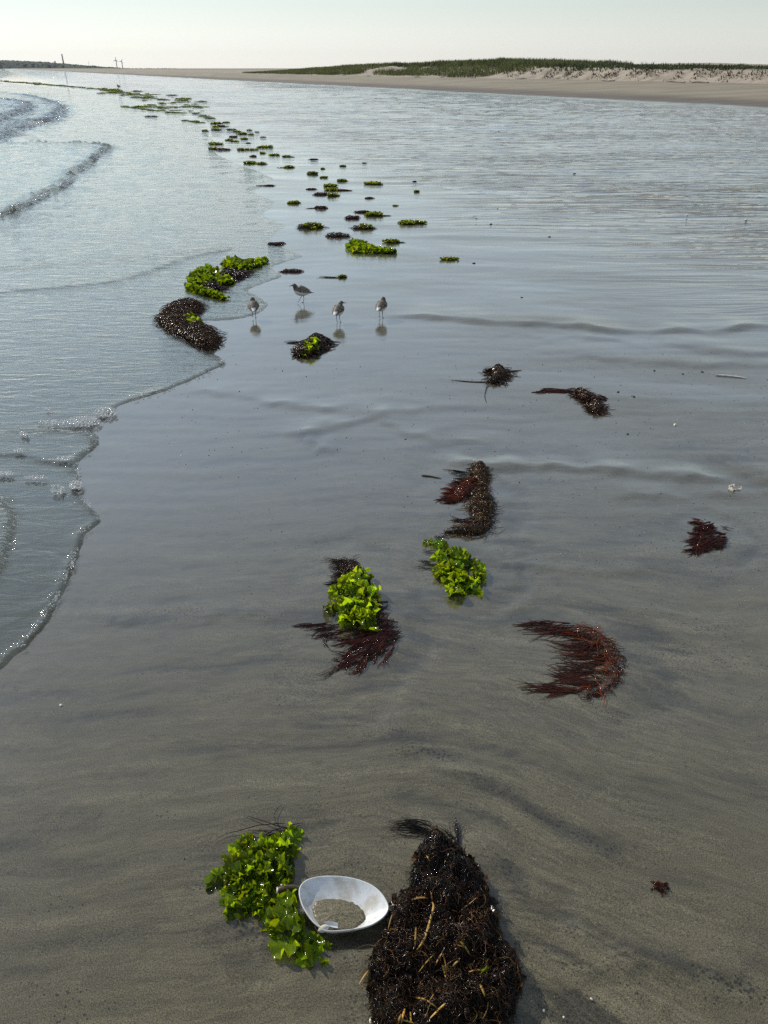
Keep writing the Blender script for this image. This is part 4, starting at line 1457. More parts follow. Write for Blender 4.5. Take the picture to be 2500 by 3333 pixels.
        Lf = np.c_[P + Nn, zt + .0006]; Rt = np.c_[P - Nn, zt + .0006]; Md = np.c_[P, zt - .0004]; Bt = np.c_[P, zt - .0012]
        m = len(P); k = np.arange(m - 1)
        V = np.vstack([Lf, Md, Rt, Bt])
        F = np.vstack([np.c_[k, k + 1, k + 1 + m, k + m], np.c_[k + m, k + m + 1, k + 2 * m + 1, k + 2 * m], np.c_[k + 2 * m, k + 2 * m + 1, k + 3 * m + 1, k + 3 * m], np.c_[k + 3 * m, k + 3 * m + 1, k + 1, k]])
        mesh_obj('straw', V - o3, F, M['straw'], e, True, np.broadcast_to(tintn(1, (1.25, 1.05, .8), .2, .08), (len(V), 3)))
    n = 130
    xy = md.sample(n)
    fb_ = strands_part('straw_fibres', e, o3, M['straw'], [draped(md, xy, RNG.uniform(0, 6.3, n), RNG.uniform(.012, .055, n), 8, 1.3, 0, RNG.uniform(.0003, .0008, n), .006, .004, .5, 4, tintn(n, (.62, .42, .3), .45, .12), .006)])
    # a scrap of green caught in it
    x, y = G(*z1([(1090, 1400)], *Z2)[0]) * .955
    frond_parts(e, o3, lambda a, b: md(a, b) + .006, [(x, y), (x + .003, y - .004)], [.016, .012], np.ones((2, 3)) * .8, M['lettuce'])
    tag(e, 'large dark brown matted seaweed heap with straw stalks right of clam shell', 'seaweed')


foreground_heap()


# --- middle ground: individual heaps
def mixed_heap(name, label, green=None, brown=None, red=None, gh=.03, bh=.03, strands=(), gn=60, gs=(.03, .06), bn=500, rn=400, bhead=(0, 6.3), rhead=(0, 6.3), bl=(.03, .08), rl=(.03, .1), sep=True, rim=.06, br=(.0012, .0022), bcol=(1, .95, .9), rcol=(1, 1, 1), gcol=(1, 1, 1), gtilt=(0, 1.15), bwander=1.2):
    first = green if green is not None else (brown if brown is not None else red)
    o3 = origin_of(first[0] if isinstance(first, list) else first)
    e = empty(name, o3)
    seed = len(label)
    if brown is not None:
        for P in (brown if isinstance(brown, list) else [brown]):
            md = Mound(P, bh, rim, .3, seed)
            mound_part(e, o3, md, (.4, .38, .36), M['brown'], 'matted_core', 24, .006)
            xy = md.sample(bn)
            strands_part('brown_strands', e, o3, M['brown'], [draped(md, xy, RNG.uniform(*bhead, bn), RNG.uniform(*bl, bn), 7, bwander, 0, RNG.uniform(*br, bn), .001, bh * .22, .4, 3, tintn(bn, bcol, .4, .1), bh * .12)])
    if red is not None:
        md = Mound(red, bh, rim, .3, seed + 2)
        nb = max(10, rn // 3)
        strands_part('red_strands', e, o3, M['red'], [locks(md, md.sample(nb), RNG.uniform(*rhead, nb), RNG.uniform(*rl, nb), 6, rim * .07, 10, RNG.normal(0, .4, nb), br, rcol, .3, 4, bh * .1)])
    for (mat, P, hd, L, cu, r, n, col, spread) in strands:
        P = np.atleast_2d(P)
        roots = np.array([P[int(i)] for i in RNG.integers(0, len(P), n)]) + RNG.normal(0, spread, (n, 2))
        if n > 12:
            nb = n // 5
            V = locks(flat_h, roots[:nb], hd + RNG.normal(0, .2, nb), RNG.uniform(.5, 1, nb) * L, 5, spread * .3, 11, cu, (r * .75, r * 1.2), col, .3, 4)
        else:
            V = draped(flat_h, roots, hd + RNG.normal(0, .22, n), RNG.uniform(.5, 1, n) * L, 11, .45, cu, RNG.uniform(.75, 1.2, n) * r, .001, .004, .3, 4, tintn(n, col, .3, .1))
        strands_part('loose_strands', e, o3, M[mat], [V])
    if green is not None:
        for P in (green if isinstance(green, list) else [green]):
            under = Mound(brown, bh, rim, .3, seed) if (brown is not None and not isinstance(brown, list)) else flat_h
            md = Mound(P, gh, rim * .8, .35, seed + 1)
            hf = lambda x, y, md=md, under=under: md(x, y) + np.maximum(under(x, y) - md.base, 0) * .8 - gh * .25
            mound_part(e, o3, md, (.3, .36, .28), M['lettuce'], 'matted_base', 18, gh * .4)
            xy = md.sample(gn)
            c = tintn(gn, gcol, .38, .06)
            if sep:
                frond_parts(e, o3, hf, xy, RNG.uniform(*gs, gn), c, M['lettuce'], gtilt)
            else:
                g = Geo(); fronds_into(g, hf, xy, RNG.uniform(*gs, gn), c, True, gtilt)
                q = g.build('fronds', M['lettuce'], e, o3); q['kind'] = 'stuff'
    tag(e, label, 'seaweed')
    return e


# green on purple, left of centre
Z3 = (880, 1780, .3014)
p = lambda pts, Z: GP(z1(pts, *Z))
PI = math.pi
mixed_heap('seaweed_heap', 'bright green sea lettuce heap ringed by a fan of purple red weed',
           green=p([(1000, 275), (1045, 320), (1050, 400), (1130, 560), (1190, 640), (1170, 800), (1130, 970), (1060, 960), (960, 880), (820, 870), (750, 800), (740, 700), (600, 720), (660, 620), (730, 470), (850, 350)], Z3),
           brown=p([(820, 150), (930, 150), (1000, 240), (1010, 300), (900, 400), (800, 430), (780, 330), (800, 230)], Z3), red=p([(1130, 480), (1250, 570), (1350, 750), (1440, 850), (1430, 980), (1350, 1120), (1180, 1200), (950, 1260), (700, 1270), (850, 1190), (1000, 1080), (1100, 900), (1180, 700)], Z3),
           gh=.032, bh=.010, gn=130, gs=(.022, .046), bn=300, rn=300, bhead=(2.2, 4.2), rhead=(2.9, 4.4), bl=(.03, .07), rl=(.05, .13), rim=.05, br=(.0011, .0019), rcol=(.9, .75, .95), bcol=(.9, .8, .9),
           strands=[('red', p([(700, 800), (600, 800), (650, 850), (760, 880)], Z3), PI, .16, .1, .0012, 46, (.8, .65, .9), .012), ('red', p([(850, 920), (800, 900), (950, 1000)], Z3), PI + .25, .12, .1, .0012, 40, (.9, .7, .9), .02),
                    ('brown', p([(800, 340), (790, 400)], Z3), PI, .06, 0, .001, 50, (.7, .6, .7), .015), ('red', p([(620, 950), (650, 1050)], Z3), 4.4, .06, .3, .0014, 14, (.5, .45, .6), .01), ('brown', p([(800, 170)], Z3), 2.85, .08, 0, .0012, 12, (.6, .5, .6), .005)])

# bare red weed swept into a C
Z4 = (1600, 1970, .3014)
spineC = chaikin(p([(700, 190), (900, 240), (1080, 290), (1220, 370), (1310, 480), (1330, 600), (1300, 720), (1230, 830), (1120, 920), (980, 960)], Z4), 2)


def red_c():
    o3 = origin_of(spineC)
    e = empty('seaweed_tuft', o3)
    md = Mound(np.vstack([spineC + [.0, .012], (spineC + [-.028, -.012])[::-1]]), .009, .03, .3, 33)
    n = 250
    k = RNG.integers(0, len(spineC), n)
    f = k / len(spineC)
    roots = spineC[k] + RNG.normal(0, .010, (n, 2))
    hd = np.interp(f, [0, .3, .5, .75, 1], [3.12, 3.2, 3.12, 3.0, 3.08]) + RNG.normal(0, .16, n)
    L = np.interp(f, [0, .25, .5, .7, 1], [.11, .17, .12, .20, .13]) * RNG.uniform(.35, 1.1, n)
    curl = np.interp(f, [0, .5, 1], [.1, .0, -.1]) + RNG.normal(0, .3, n)
    nb = 52
    kb = RNG.integers(0, len(spineC), nb); fb = kb / len(spineC)
    hb = np.interp(fb, [0, .3, .5, .75, 1], [3.12, 3.2, 3.12, 3.0, 3.08]) + RNG.normal(0, .14, nb)
    Lb = np.interp(fb, [0, .25, .5, .7, 1], [.14, .21, .15, .25, .17]) * RNG.uniform(.5, 1.1, nb)
    V1 = locks(md, spineC[kb] + RNG.normal(0, .008, (nb, 2)), hb, Lb, 6, .0050, 13, RNG.normal(0, .3, nb), (.0008, .0014), (1.0, .9, .85), .28, 5)
    strands_part('dark_strands', e, o3, M['red'], [V1])
    n = 150
    k = RNG.integers(int(len(spineC) * .2), int(len(spineC) * .85), n)
    roots = spineC[k] + RNG.normal(0, .012, (n, 2)) + [-.01, 0]
    V2 = draped(md, roots, RNG.uniform(0, 6.3, n), RNG.uniform(.02, .07, n), 10, 2.0, RNG.normal(0, 2, n), RNG.uniform(.0009, .0015, n), .002, .004, .4, 4, tintn(n, (2.2, 1.7, .9), .3, .12), .004)
    strands_part('rusty_strands', e, o3, M['red'], [V2])
    n = 60
    k = RNG.integers(int(len(spineC) * .35), len(spineC), n)
    roots = spineC[k] + [.012, -.006]
    V3 = draped(flat_h, roots, RNG.uniform(-1.6, .5, n), RNG.uniform(.015, .05, n), 9, 1.2, -1.8, RNG.uniform(.0010, .0015, n), .001, .003, .35, 4, tintn(n, (.6, .5, .55), .3, .1))
    strands_part('trailing_strands', e, o3, M['red'], [V3])
    tag(e, 'rusty red seaweed tuft curled into an open C on bare sand', 'seaweed')


red_c()

# red and brown tuft with the green one below it
Z5 = (1330, 1480, .2262)
mixed_heap('seaweed_tuft', 'tall rust and olive brown seaweed tuft just above the green one',
           brown=[p([(960, 150), (1080, 140), (1110, 220), (1120, 420), (1040, 460), (930, 400), (920, 260)], Z5), p([(1080, 400), (1180, 560), (1220, 740), (1190, 900), (1200, 1060), (1060, 1150), (880, 1170), (700, 1140), (500, 1150), (490, 1100), (740, 1070), (900, 1040), (960, 950), (890, 850), (870, 700), (900, 500)], Z5)],
           red=p([(1050, 330), (1080, 420), (1000, 520), (880, 620), (780, 660), (650, 560), (720, 470), (900, 370)], Z5), bh=.022, rim=.05, bn=520, rn=260, bl=(.02, .07), rl=(.03, .08), br=(.0010, .0018), bcol=(1.7, 1.5, 1.1), rcol=(1.7, 1.2, .8), rhead=(2.6, 4.2), bwander=2.0,
           strands=[('red', p([(700, 600), (800, 680), (700, 680)], Z5), PI, .10, 0, .0015, 40, (.8, .6, .8), .01), ('brown', p([(900, 270), (850, 330), (800, 380)], Z5), PI - .1, .12, 0, .0012, 36, (.6, .55, .6), .012), ('red', p([(930, 970)], Z5), PI - .08, .14, 0, .0018, 10, (.9, .6, .7), .006),
                    ('brown', p([(560, 1230), (600, 1200)], Z5), 2.5, .07, 0, .001, 14, (.6, .55, .5), .008), ('brown', p([(1180, 600), (1190, 900), (1150, 250)], Z5), -.2, .03, -.5, .001, 26, (.6, .55, .5), .02)])
mixed_heap('seaweed_tuft', 'loose ring of glossy green sea lettuce below the rust brown tuft',
           green=[p([(380, 1420), (560, 1380), (760, 1440), (900, 1460), (960, 1600), (930, 1680), (820, 1600), (640, 1560), (520, 1640), (400, 1640), (420, 1520)], Z5), p([(1090, 1590), (1130, 1680), (1060, 1800), (1000, 1950), (860, 2040), (700, 2040), (560, 2060), (560, 1980), (800, 1950), (880, 1850), (900, 1720), (980, 1680)], Z5), p([(400, 1700), (520, 1660), (760, 1650), (740, 1720), (560, 1760), (520, 1800), (420, 1780)], Z5), p([(540, 1880), (640, 1820), (780, 1750), (820, 1800), (760, 1880), (620, 1940)], Z5)],
           gh=.020, gn=34, gs=(.020, .042), rim=.04,
           strands=[('brown', p([(520, 1400), (420, 1450), (420, 1600)], Z5), PI - .1, .07, 0, .001, 30, (.8, .8, .4), .012), ('brown', p([(380, 1650)], Z5), PI - .15, .10, 0, .0014, 3, (.5, .5, .4), .003)])
e = empty('seaweed_scrap', origin_of(p([(320, 1275)], Z5)))
frond_parts(e, np.array(e.location), flat_h, [tuple(p([(460, 1290)], Z5)[0]), tuple(p([(380, 1270)], Z5)[0]), tuple(p([(290, 1275)], Z5)[0])], [.035, .03, .03], tintn(3, (.8, .8, .8)), M['lettuce'], (.1, .3), [3.0, 3.1, 3.2], .004)
tag(e, 'single flat green weed scrap between the rust brown tuft and the green ring', 'seaweed')

# purple fan by the right edge
Z6 = (2150, 1500, .211)
mixed_heap('seaweed_tuft', 'dark purple red seaweed fan near the small pale broken shell',
           red=p([(700, 930), (800, 930), (860, 1020), (1000, 1120), (1080, 1220), (1060, 1330), (900, 1380), (700, 1400), (560, 1400), (560, 1300), (620, 1150), (640, 1000)], Z6), bh=.010, rim=.04, rn=210, rl=(.03, .09), rhead=(2.8, 3.9), br=(.0012, .002), rcol=(.8, .6, .7),
           strands=[('red', p([(700, 960), (650, 950)], Z6), 2.9, .06, 0, .0013, 18, (1.4, .9, .8), .008), ('red', p([(560, 1410)], Z6), 3.7, .07, .4, .0012, 3, (.5, .4, .5), .003), ('red', p([(950, 1030)], Z6), -.2, .05, 0, .0012, 4, (.5, .4, .5), .004)])


def broken_shell():
    c = G(2385, 1598)
    e = empty('broken_shell', (c[0], c[1], gz(*c)))
    for i, (dx, dy, s, yw, ti) in enumerate([(-.015, 0, .026, .3, .5), (.012, -.004, .024, 2.2, .3), (.002, .010, .018, 4.0, .8), (.026, .004, .016, 1.0, .2)]):
        P, F = frond_mesh(1, 1.1, 6, 6, .10, .7, 400 + i)
        Q = P * s @ rot_mat(yw, ti, .3).T + [dx, dy, .006]
        Q[:, 2] = np.maximum(Q[:, 2], .001)
        V = np.vstack([Q, Q - [0, 0, .0018]])
        n = len(Q)
        mesh_obj('fragment', V, np.vstack([F, F[:, ::-1] + n]), M['pebble'], e)
    tag(e, 'small pale broken shell by the right edge of the sand', 'shell')


broken_shell()

# two dark tufts further up the sand
Z7 = (1450, 1150, .3617)
mixed_heap('seaweed_tuft', 'small brown weed tuft trailing one long curved stalk in thin water',
           brown=[p([(410, 150), (490, 125), (540, 170), (530, 230), (470, 280), (400, 270), (440, 220)], Z7)], bh=.032, rim=.06, bn=300, bl=(.03, .10), br=(.0018, .003), bcol=(1.1, .9, .7),
           strands=[('brown', p([(410, 265)], Z7), 3.35, .36, -.55, .0026, 2, (1.0, .9, .45), .002), ('brown', p([(510, 160)], Z7), -.55, .16, 0, .0045, 2, (.6, .6, .6), .004), ('brown', p([(400, 160)], Z7), 3.0, .05, 0, .002, 6, (.6, .6, .6), .006)])
mixed_heap('seaweed_tuft', 'slim red brown weed tuft lying aslant on the open sand',
           brown=[p([(1170, 330), (1240, 345), (1330, 400), (1390, 420), (1330, 455), (1230, 430), (1180, 380)], Z7), p([(1300, 455), (1360, 450), (1410, 490), (1400, 545), (1330, 540), (1320, 490)], Z7)], bh=.022, rim=.05, bn=260, bl=(.03, .08), br=(.0018, .0028), bcol=(1.2, .85, .75),
           strands=[('red', p([(1200, 350), (1150, 345), (1100, 345), (1050, 335)], Z7), PI - .12, .16, 0, .0022, 60, (.8, .65, .7), .012), ('red', p([(1330, 390), (1350, 410)], Z7), -.25, .10, 0, .002, 24, (.8, .6, .6), .01)])

# the heaps at the water's edge beside the birds
Z8 = (480, 800, .4943)
mixed_heap('seaweed_heap', 'long mixed heap of green sea lettuce at the water\'s edge behind the birds',
           green=[p([(485, 150), (540, 90), (640, 110), (730, 105), (810, 92), (740, 140), (640, 165), (560, 168)], Z8), p([(255, 240), (330, 165), (400, 150), (475, 165), (480, 225), (400, 255), (330, 255), (290, 275)], Z8), p([(250, 270), (340, 290), (430, 320), (540, 358), (480, 352), (380, 325), (280, 295)], Z8), p([(470, 235), (520, 222), (560, 245), (500, 262)], Z8)],
           brown=[p([(480, 180), (560, 170), (650, 180), (640, 215), (560, 232), (480, 235)], Z8), p([(380, 262), (470, 258), (480, 300), (420, 305), (370, 285)], Z8)], gh=.022, bh=.03, gn=260, gs=(.028, .062), rim=.12, bn=260, bl=(.06, .15), br=(.002, .004), bcol=(.9, .7, .8), gcol=(.58, .62, .6), sep=False)
mixed_heap('seaweed_heap', 'long brown weed heap with a green patch in the swash left of the birds',
           brown=p([(80, 460), (150, 400), (240, 372), (330, 372), (372, 405), (350, 440), (300, 470), (330, 520), (400, 545), (470, 590), (475, 640), (430, 690), (340, 680), (280, 620), (200, 600), (130, 550), (75, 510)], Z8),
           green=p([(250, 490), (310, 470), (350, 500), (345, 545), (310, 570), (270, 540), (245, 520)], Z8), gh=.012, bh=.042, gn=60, gs=(.02, .05), rim=.16, bn=2800, bl=(.03, .09), br=(.0014, .0030), bcol=(1.3, 1.05, .75), sep=False, bwander=1.8)
mixed_heap('seaweed_heap', 'dark leafy weed heap with a green front lying below the birds',
           brown=p([(1030, 650), (1090, 615), (1150, 612), (1220, 650), (1180, 670), (1130, 700), (1080, 735), (990, 735), (975, 710), (1000, 680)], Z8),
           green=p([(1040, 690), (1110, 658), (1130, 690), (1100, 720), (1050, 742), (1000, 742), (1030, 720)], Z8), gh=.014, bh=.035, gn=46, gs=(.025, .05), rim=.08, bn=700, bl=(.03, .08), br=(.003, .006), bcol=(.9, .75, .7), sep=False,
           strands=[('brown', p([(1000, 645)], Z8), 2.8, .12, 0, .003, 5, (.6, .6, .5), .01)])


# --- the scatter of smaller clumps: u, v of the foot, width and height in photograph pixels, kind, label
def clump(u, v, wpx, hpx, kind, label, name='seaweed_clump', group=None, tail=0, lod=1.0):
    c = G(u, v)
    d = math.hypot(c[0], c[1])
    mpp = math.hypot(d, CAM_H) / FPX * .93
    W = wpx * mpp; Hh = max(.007, min(hpx * mpp * .34, W * .26))
    D = W * (.55 if hpx > .3 * wpx else .45)
    th = np.linspace(0, 2 * PI, 14, endpoint=False)
    rr = 1 + .22 * RNG.normal(0, 1, 14)
    P = np.c_[c[0] + .5 * W * rr * np.cos(th), c[1] + .5 * D + .5 * D * rr * np.sin(th)]
    o3 = np.array([c[0], c[1] + .5 * D, gz(*c)])
    e = empty(name, o3)
    seed = int(u + v)
    md = Mound(P, Hh * .75, min(W, D) * .45, .4, seed)
    split = 'm' in kind
    core = (.35, .40, .28) if kind[0] == 'g' else (.45, .4, .36)
    mound_part(e, o3, md, core, M['green_far'] if kind[0] == 'g' else M['brown'], 'matted_core', max(8, int(14 * lod)), Hh * .15)
    if 'g' in kind:
        n = int((120 if not split else 70) * lod)
        g = Geo()
        xy = md.sample(n)
        if split: xy[:, 0] = c[0] + (xy[:, 0] - c[0]) * .6 + W * .12
        s = RNG.uniform(.06, .15, n) * W ** .7 * (.55 ** .3)
        fronds_into(g, lambda x, y: md(x, y) - Hh * .12, xy, np.clip(s, .015, .10), tintn(n, (1.0, 1.0, .9), .32, .08), True, (0, 1.1))
        q = g.build('fronds', M['green_far'], e, o3); q['kind'] = 'stuff'
    if 'b' in kind or 'r' in kind:
        n = int(170 * lod)
        xy = md.sample(n)
        col = (1.3, 1.0, .8) if 'b' in kind else (1.25, 1.1, 1.0)
        V = draped(md, xy, RNG.uniform(0, 6.3, n), RNG.uniform(.2, .55, n) * W * .5, 6, 1.6, 0, np.clip(mpp * RNG.uniform(.35, .8, n), .0012, .012), .001, Hh * .18, .4, 3, tintn(n, col, .35, .1), Hh * .1)
        strands_part('strands', e, o3, M['red' if 'r' in kind else 'brown'], [V])
    if tail:
        n = 10
        roots = np.repeat(np.array([[c[0] + (.35 if tail > 0 else -.35) * W, c[1] + D * .35]]), n, 0) + RNG.normal(0, .04 * W, (n, 2))
        V = draped(flat_h, roots, (0 if tail > 0 else PI) + RNG.normal(0, .12, n), abs(tail) * mpp * RNG.uniform(.5, 1, n), 8, .3, 0, np.clip(mpp * .7, .001, .01), .002, .003, .3, 3, tintn(n, (.9, .9, .8), .3))
        strands_part('tail_strands', e, o3, M['green_far' if kind[0] == 'g' else ('red' if 'r' in kind else 'brown')], [V])
    tag(e, label, 'seaweed', group)
    return e


SC = 'seaweed clumps scattered up the wet sand'
MID = [
    (1460, 848, 50, 11, 'g', 'thin flat green scrap alone on the wet sand right of the comet shaped clump', 0),
    (950, 889, 72, 21, 'r', 'low dark red clump just above the bird that faces left', -20),
    (1112, 905, 30, 22, 'g', 'small green topknot with dark strands trailing left above the birds', -75),
    (905, 798, 55, 18, 'r', 'dark red clump at the thin water edge above the long green heap', -10),
    (1277, 792, 55, 20, 'g', 'green clump with a short right tail above the comet shaped one', 30),
    (1098, 774, 72, 34, 'b', 'dark brown dome shaped clump, darkest of the scattered clumps', -15),
    (1003, 746, 86, 34, 'gm b', 'broad clump of tan and green weed left of the brown dome', 0),
    (1176, 747, 72, 28, 'gm b', 'green clump on a dark base right of the brown dome', 25),
    (1336, 731, 80, 14, 'g', 'long flat green clump, farthest right of the larger scattered clumps', 0),
    (1150, 714, 44, 26, 'r', 'rusty red lump in front of a red arc and a green wedge', 0),
    (1178, 694, 46, 17, 'r', 'low red arc behind the rusty red lump', 0),
    (1222, 705, 62, 22, 'g', 'pointed green wedge right of the rusty red lump', 30),
    (1043, 680, 46, 20, 'r', 'orange red clump with a thin left tail', -35),
    (955, 663, 38, 16, 'g', 'small green clump left of the orange red clump', -10),
    (1201, 647, 30, 9, 'r', 'small flat red scrap right of the big mixed clump', 0),
    (1045, 636, 48, 18, 'r', 'dark red left half of the big mixed clump', 0),
    (1082, 640, 40, 22, 'g', 'pale green front of the big mixed clump', 10),
    (1078, 622, 52, 16, 'g', 'bright green ridge on top of the big mixed clump', 0),
    (1112, 622, 42, 9, 'r', 'thin red streak right of the big mixed clump', 20),
    (1069, 608, 42, 15, 'g', 'green mound directly behind the big mixed clump', 0),
    (1015, 618, 32, 9, 'r', 'low red scrap left of the big mixed clump', -10),
    (1356, 626, 18, 18, 'g', 'lone upright green tuft out on the flat to the right', 0),
    (1212, 601, 50, 15, 'g', 'double humped green clump with a smaller hump on its right', 0),
    (1114, 591, 36, 15, 'g', 'olive green clump behind the double humped one', 8),
    (1054, 579, 26, 6, 'g', 'flat green sliver below the green dome', 0),
    (1018, 568, 32, 22, 'g', 'round green dome clump', -8),
    (1050, 551, 14, 11, 'g', 'tiny green tuft right of the round green dome', 0),
    (943, 547, 34, 14, 'g', 'olive tuft with a dark left trail beyond the green dome', -30),
    (1115, 542, 20, 9, 'g', 'tiny green tuft far out right of the green dome', 0),
    (1020, 521, 24, 8, 'r', 'small red scrap beyond the green dome', -10),
    (880, 606, 30, 9, 'r', 'thin dark red scrap with a long left tail in shallow water', -40),
]
for a in MID:
    clump(*a[:6], group=SC, tail=a[6])
# the comet shaped clump
mixed_heap('seaweed_clump', 'comet shaped bright green clump with a long tail to the right',
           green=[GP([(1125, 800), (1150, 790), (1180, 790), (1200, 805), (1220, 820), (1180, 826), (1130, 822)]), GP([(1190, 805), (1230, 815), (1310, 824), (1220, 828), (1180, 824)])], gh=.024, gn=190, gs=(.028, .06), rim=.12, sep=False, gcol=(.62, .66, .6))

FARL = [(938, 512, 36, 9, 'g', 8), (890, 507, 32, 13, 'g', 8), (853, 500, 22, 11, 'g', 0), (858, 482, 54, 11, 'g', 0), (823, 489, 26, 7, 'g', 0), (790, 489, 36, 10, 'g', 0), (720, 489, 40, 14, 'r', 20), (694, 486, 30, 14, 'g', 0), (705, 471, 50, 8, 'g', 0),
        (822, 510, 22, 9, 'gm b', 0), (815, 533, 40, 17, 'g', 0), (850, 535, 34, 11, 'g', 10), (811, 425, 18, 7, 'g', 0), (836, 431, 14, 5, 'g', 0), (856, 447, 18, 5, 'b', 0), (807, 467, 16, 5, 'b', 0),
        (745, 458, 26, 16, 'g', 0), (764, 462, 24, 9, 'g', 0), (760, 447, 26, 9, 'b', 0), (795, 454, 24, 12, 'g', 0), (785, 438, 36, 14, 'g', 0), (770, 430, 26, 8, 'g', 0), (815, 440, 22, 8, 'g', 0), (752, 424, 30, 7, 'g', 0),
        (666, 428, 24, 12, 'g', 0), (700, 425, 32, 11, 'g', 0), (712, 413, 34, 10, 'r', 22), (698, 414, 20, 8, 'g', 0), (700, 404, 40, 12, 'g', 0), (735, 400, 22, 8, 'g', 0), (486, 381, 34, 9, 'b', 20),
        (1186, 532, 14, 5, 'b', 0), (1350, 592, 11, 6, 'b', 0), (1286, 671, 18, 5, 'g', 0)]
ORD = 'first second third fourth fifth sixth seventh eighth ninth tenth eleventh twelfth thirteenth fourteenth fifteenth sixteenth seventeenth eighteenth nineteenth twentieth'.split()
ROWS = [(525, 999), (495, 525), (475, 495), (463, 475), (441, 463), (418, 441), (396, 418), (300, 396)]
for a in FARL:
    kd = {'g': 'green', 'r': 'red', 'b': 'dark brown'}[a[4][0]] if 'm' not in a[4] else 'green and brown'
    row = next(i for i, (lo, hi) in enumerate(ROWS) if lo <= a[1] < hi)
    same = sorted(b[0] for b in FARL if ROWS[row][0] <= b[1] < ROWS[row][1])
    lab = '%s clump, %s from the left in %s row short of the wrack line' % (kd, ORD[same.index(a[0])], ORD[row])
    clump(*a[:5], lab, group='clumps near the wrack line, ' + kd, tail=a[5], lod=.6)

# far wrack line: copies of a few clumps
def wrack_line():
    protos = []
    for i in range(9):
        th = np.linspace(0, 2 * PI, 12, endpoint=False)
        W = 1.0; D = .7
        rr = 1 + .25 * RNG.normal(0, 1, 12)
        P = np.c_[.5 * W * rr * np.cos(th), 40 + .5 * D * rr * np.sin(th)]
        md = Mound(P, .22, .3, .5, 500 + i); md.base = 0
        g = Geo()
        md.core(g, (.35, .40, .3), 9, drop=.10)
        n = 80
        xy = md.sample(n)
        fronds_into(g, lambda x, y: md(x, y) - .03, xy, RNG.uniform(.07, .2, n), tintn(n, (.95, .95, .8), .35, .08), True, (0, 1.1))
        V = np.vstack(g.V) - [0, 40, 0]
        F = [np.vstack(g.F3), np.vstack(g.F4)]
        o = mesh_obj('wrack_clump', V, F, M['green_far'], None, True, np.vstack(g.C))
        protos.append(o)
    spots = []
    for i in range(84):                                  # thin line along the far shore
        f = i / 83
        u = 4 + 400 * f ** .85; v = np.interp(u, [0, 100, 200, 300, 400], [264, 271, 279, 288, 299]) + RNG.normal(0, 1.0)
        spots.append((u, v, RNG.uniform(6, 24), RNG.uniform(3, 6)))
    for i in range(130):                                  # widening band
        u = RNG.uniform(330, 690); c = np.interp(u, [330, 450, 560, 650, 690], [292, 311, 334, 358, 372])
        sp = np.interp(u, [330, 450, 560, 690], [3, 6, 15, 16])
        spots.append((u, c + RNG.normal(0, sp), 5 + 30 * RNG.random() ** 2.2, RNG.uniform(4, 9)))
    for (u0, v0, u1, v1, n) in [(405, 349, 450, 353, 4), (450, 348, 530, 349, 6), (470, 357, 590, 369, 9), (600, 393, 645, 397, 4), (640, 370, 690, 385, 6), (330, 301, 365, 304, 2)]:
        for i in range(n):
            f = i / max(1, n - 1)
            spots.append((u0 + (u1 - u0) * f + RNG.normal(0, 3), v0 + (v1 - v0) * f + RNG.normal(0, 1.2), RNG.uniform(16, 32), RNG.uniform(6, 10)))
    for i, (u, v, wpx, hpx) in enumerate(spots):
        c = G(u, v); d = math.hypot(*c); mpp = math.hypot(d, CAM_H) / FPX * .93
        o = protos[i] if i < len(protos) else protos[i % len(protos)].copy()
        if i >= len(protos): COL.objects.link(o)
        W = wpx * mpp
        o.location = (c[0], c[1], gz(*c) - .01)
        o.rotation_euler = (0, 0, RNG.choice([0, PI]) + RNG.normal(0, .3))
        o.scale = (W * 1.25, W * RNG.uniform(.8, 1.4), min(.6 * W, hpx * mpp / .72))
        if u < 405:
            tag(o, 'green weed clump in the thin far wrack line beyond the breaking wave', 'seaweed', 'far wrack line, thin end')
        else:
            tag(o, 'green weed clump in the broad band of the wrack line', 'seaweed', 'far wrack line, broad band')


wrack_line()


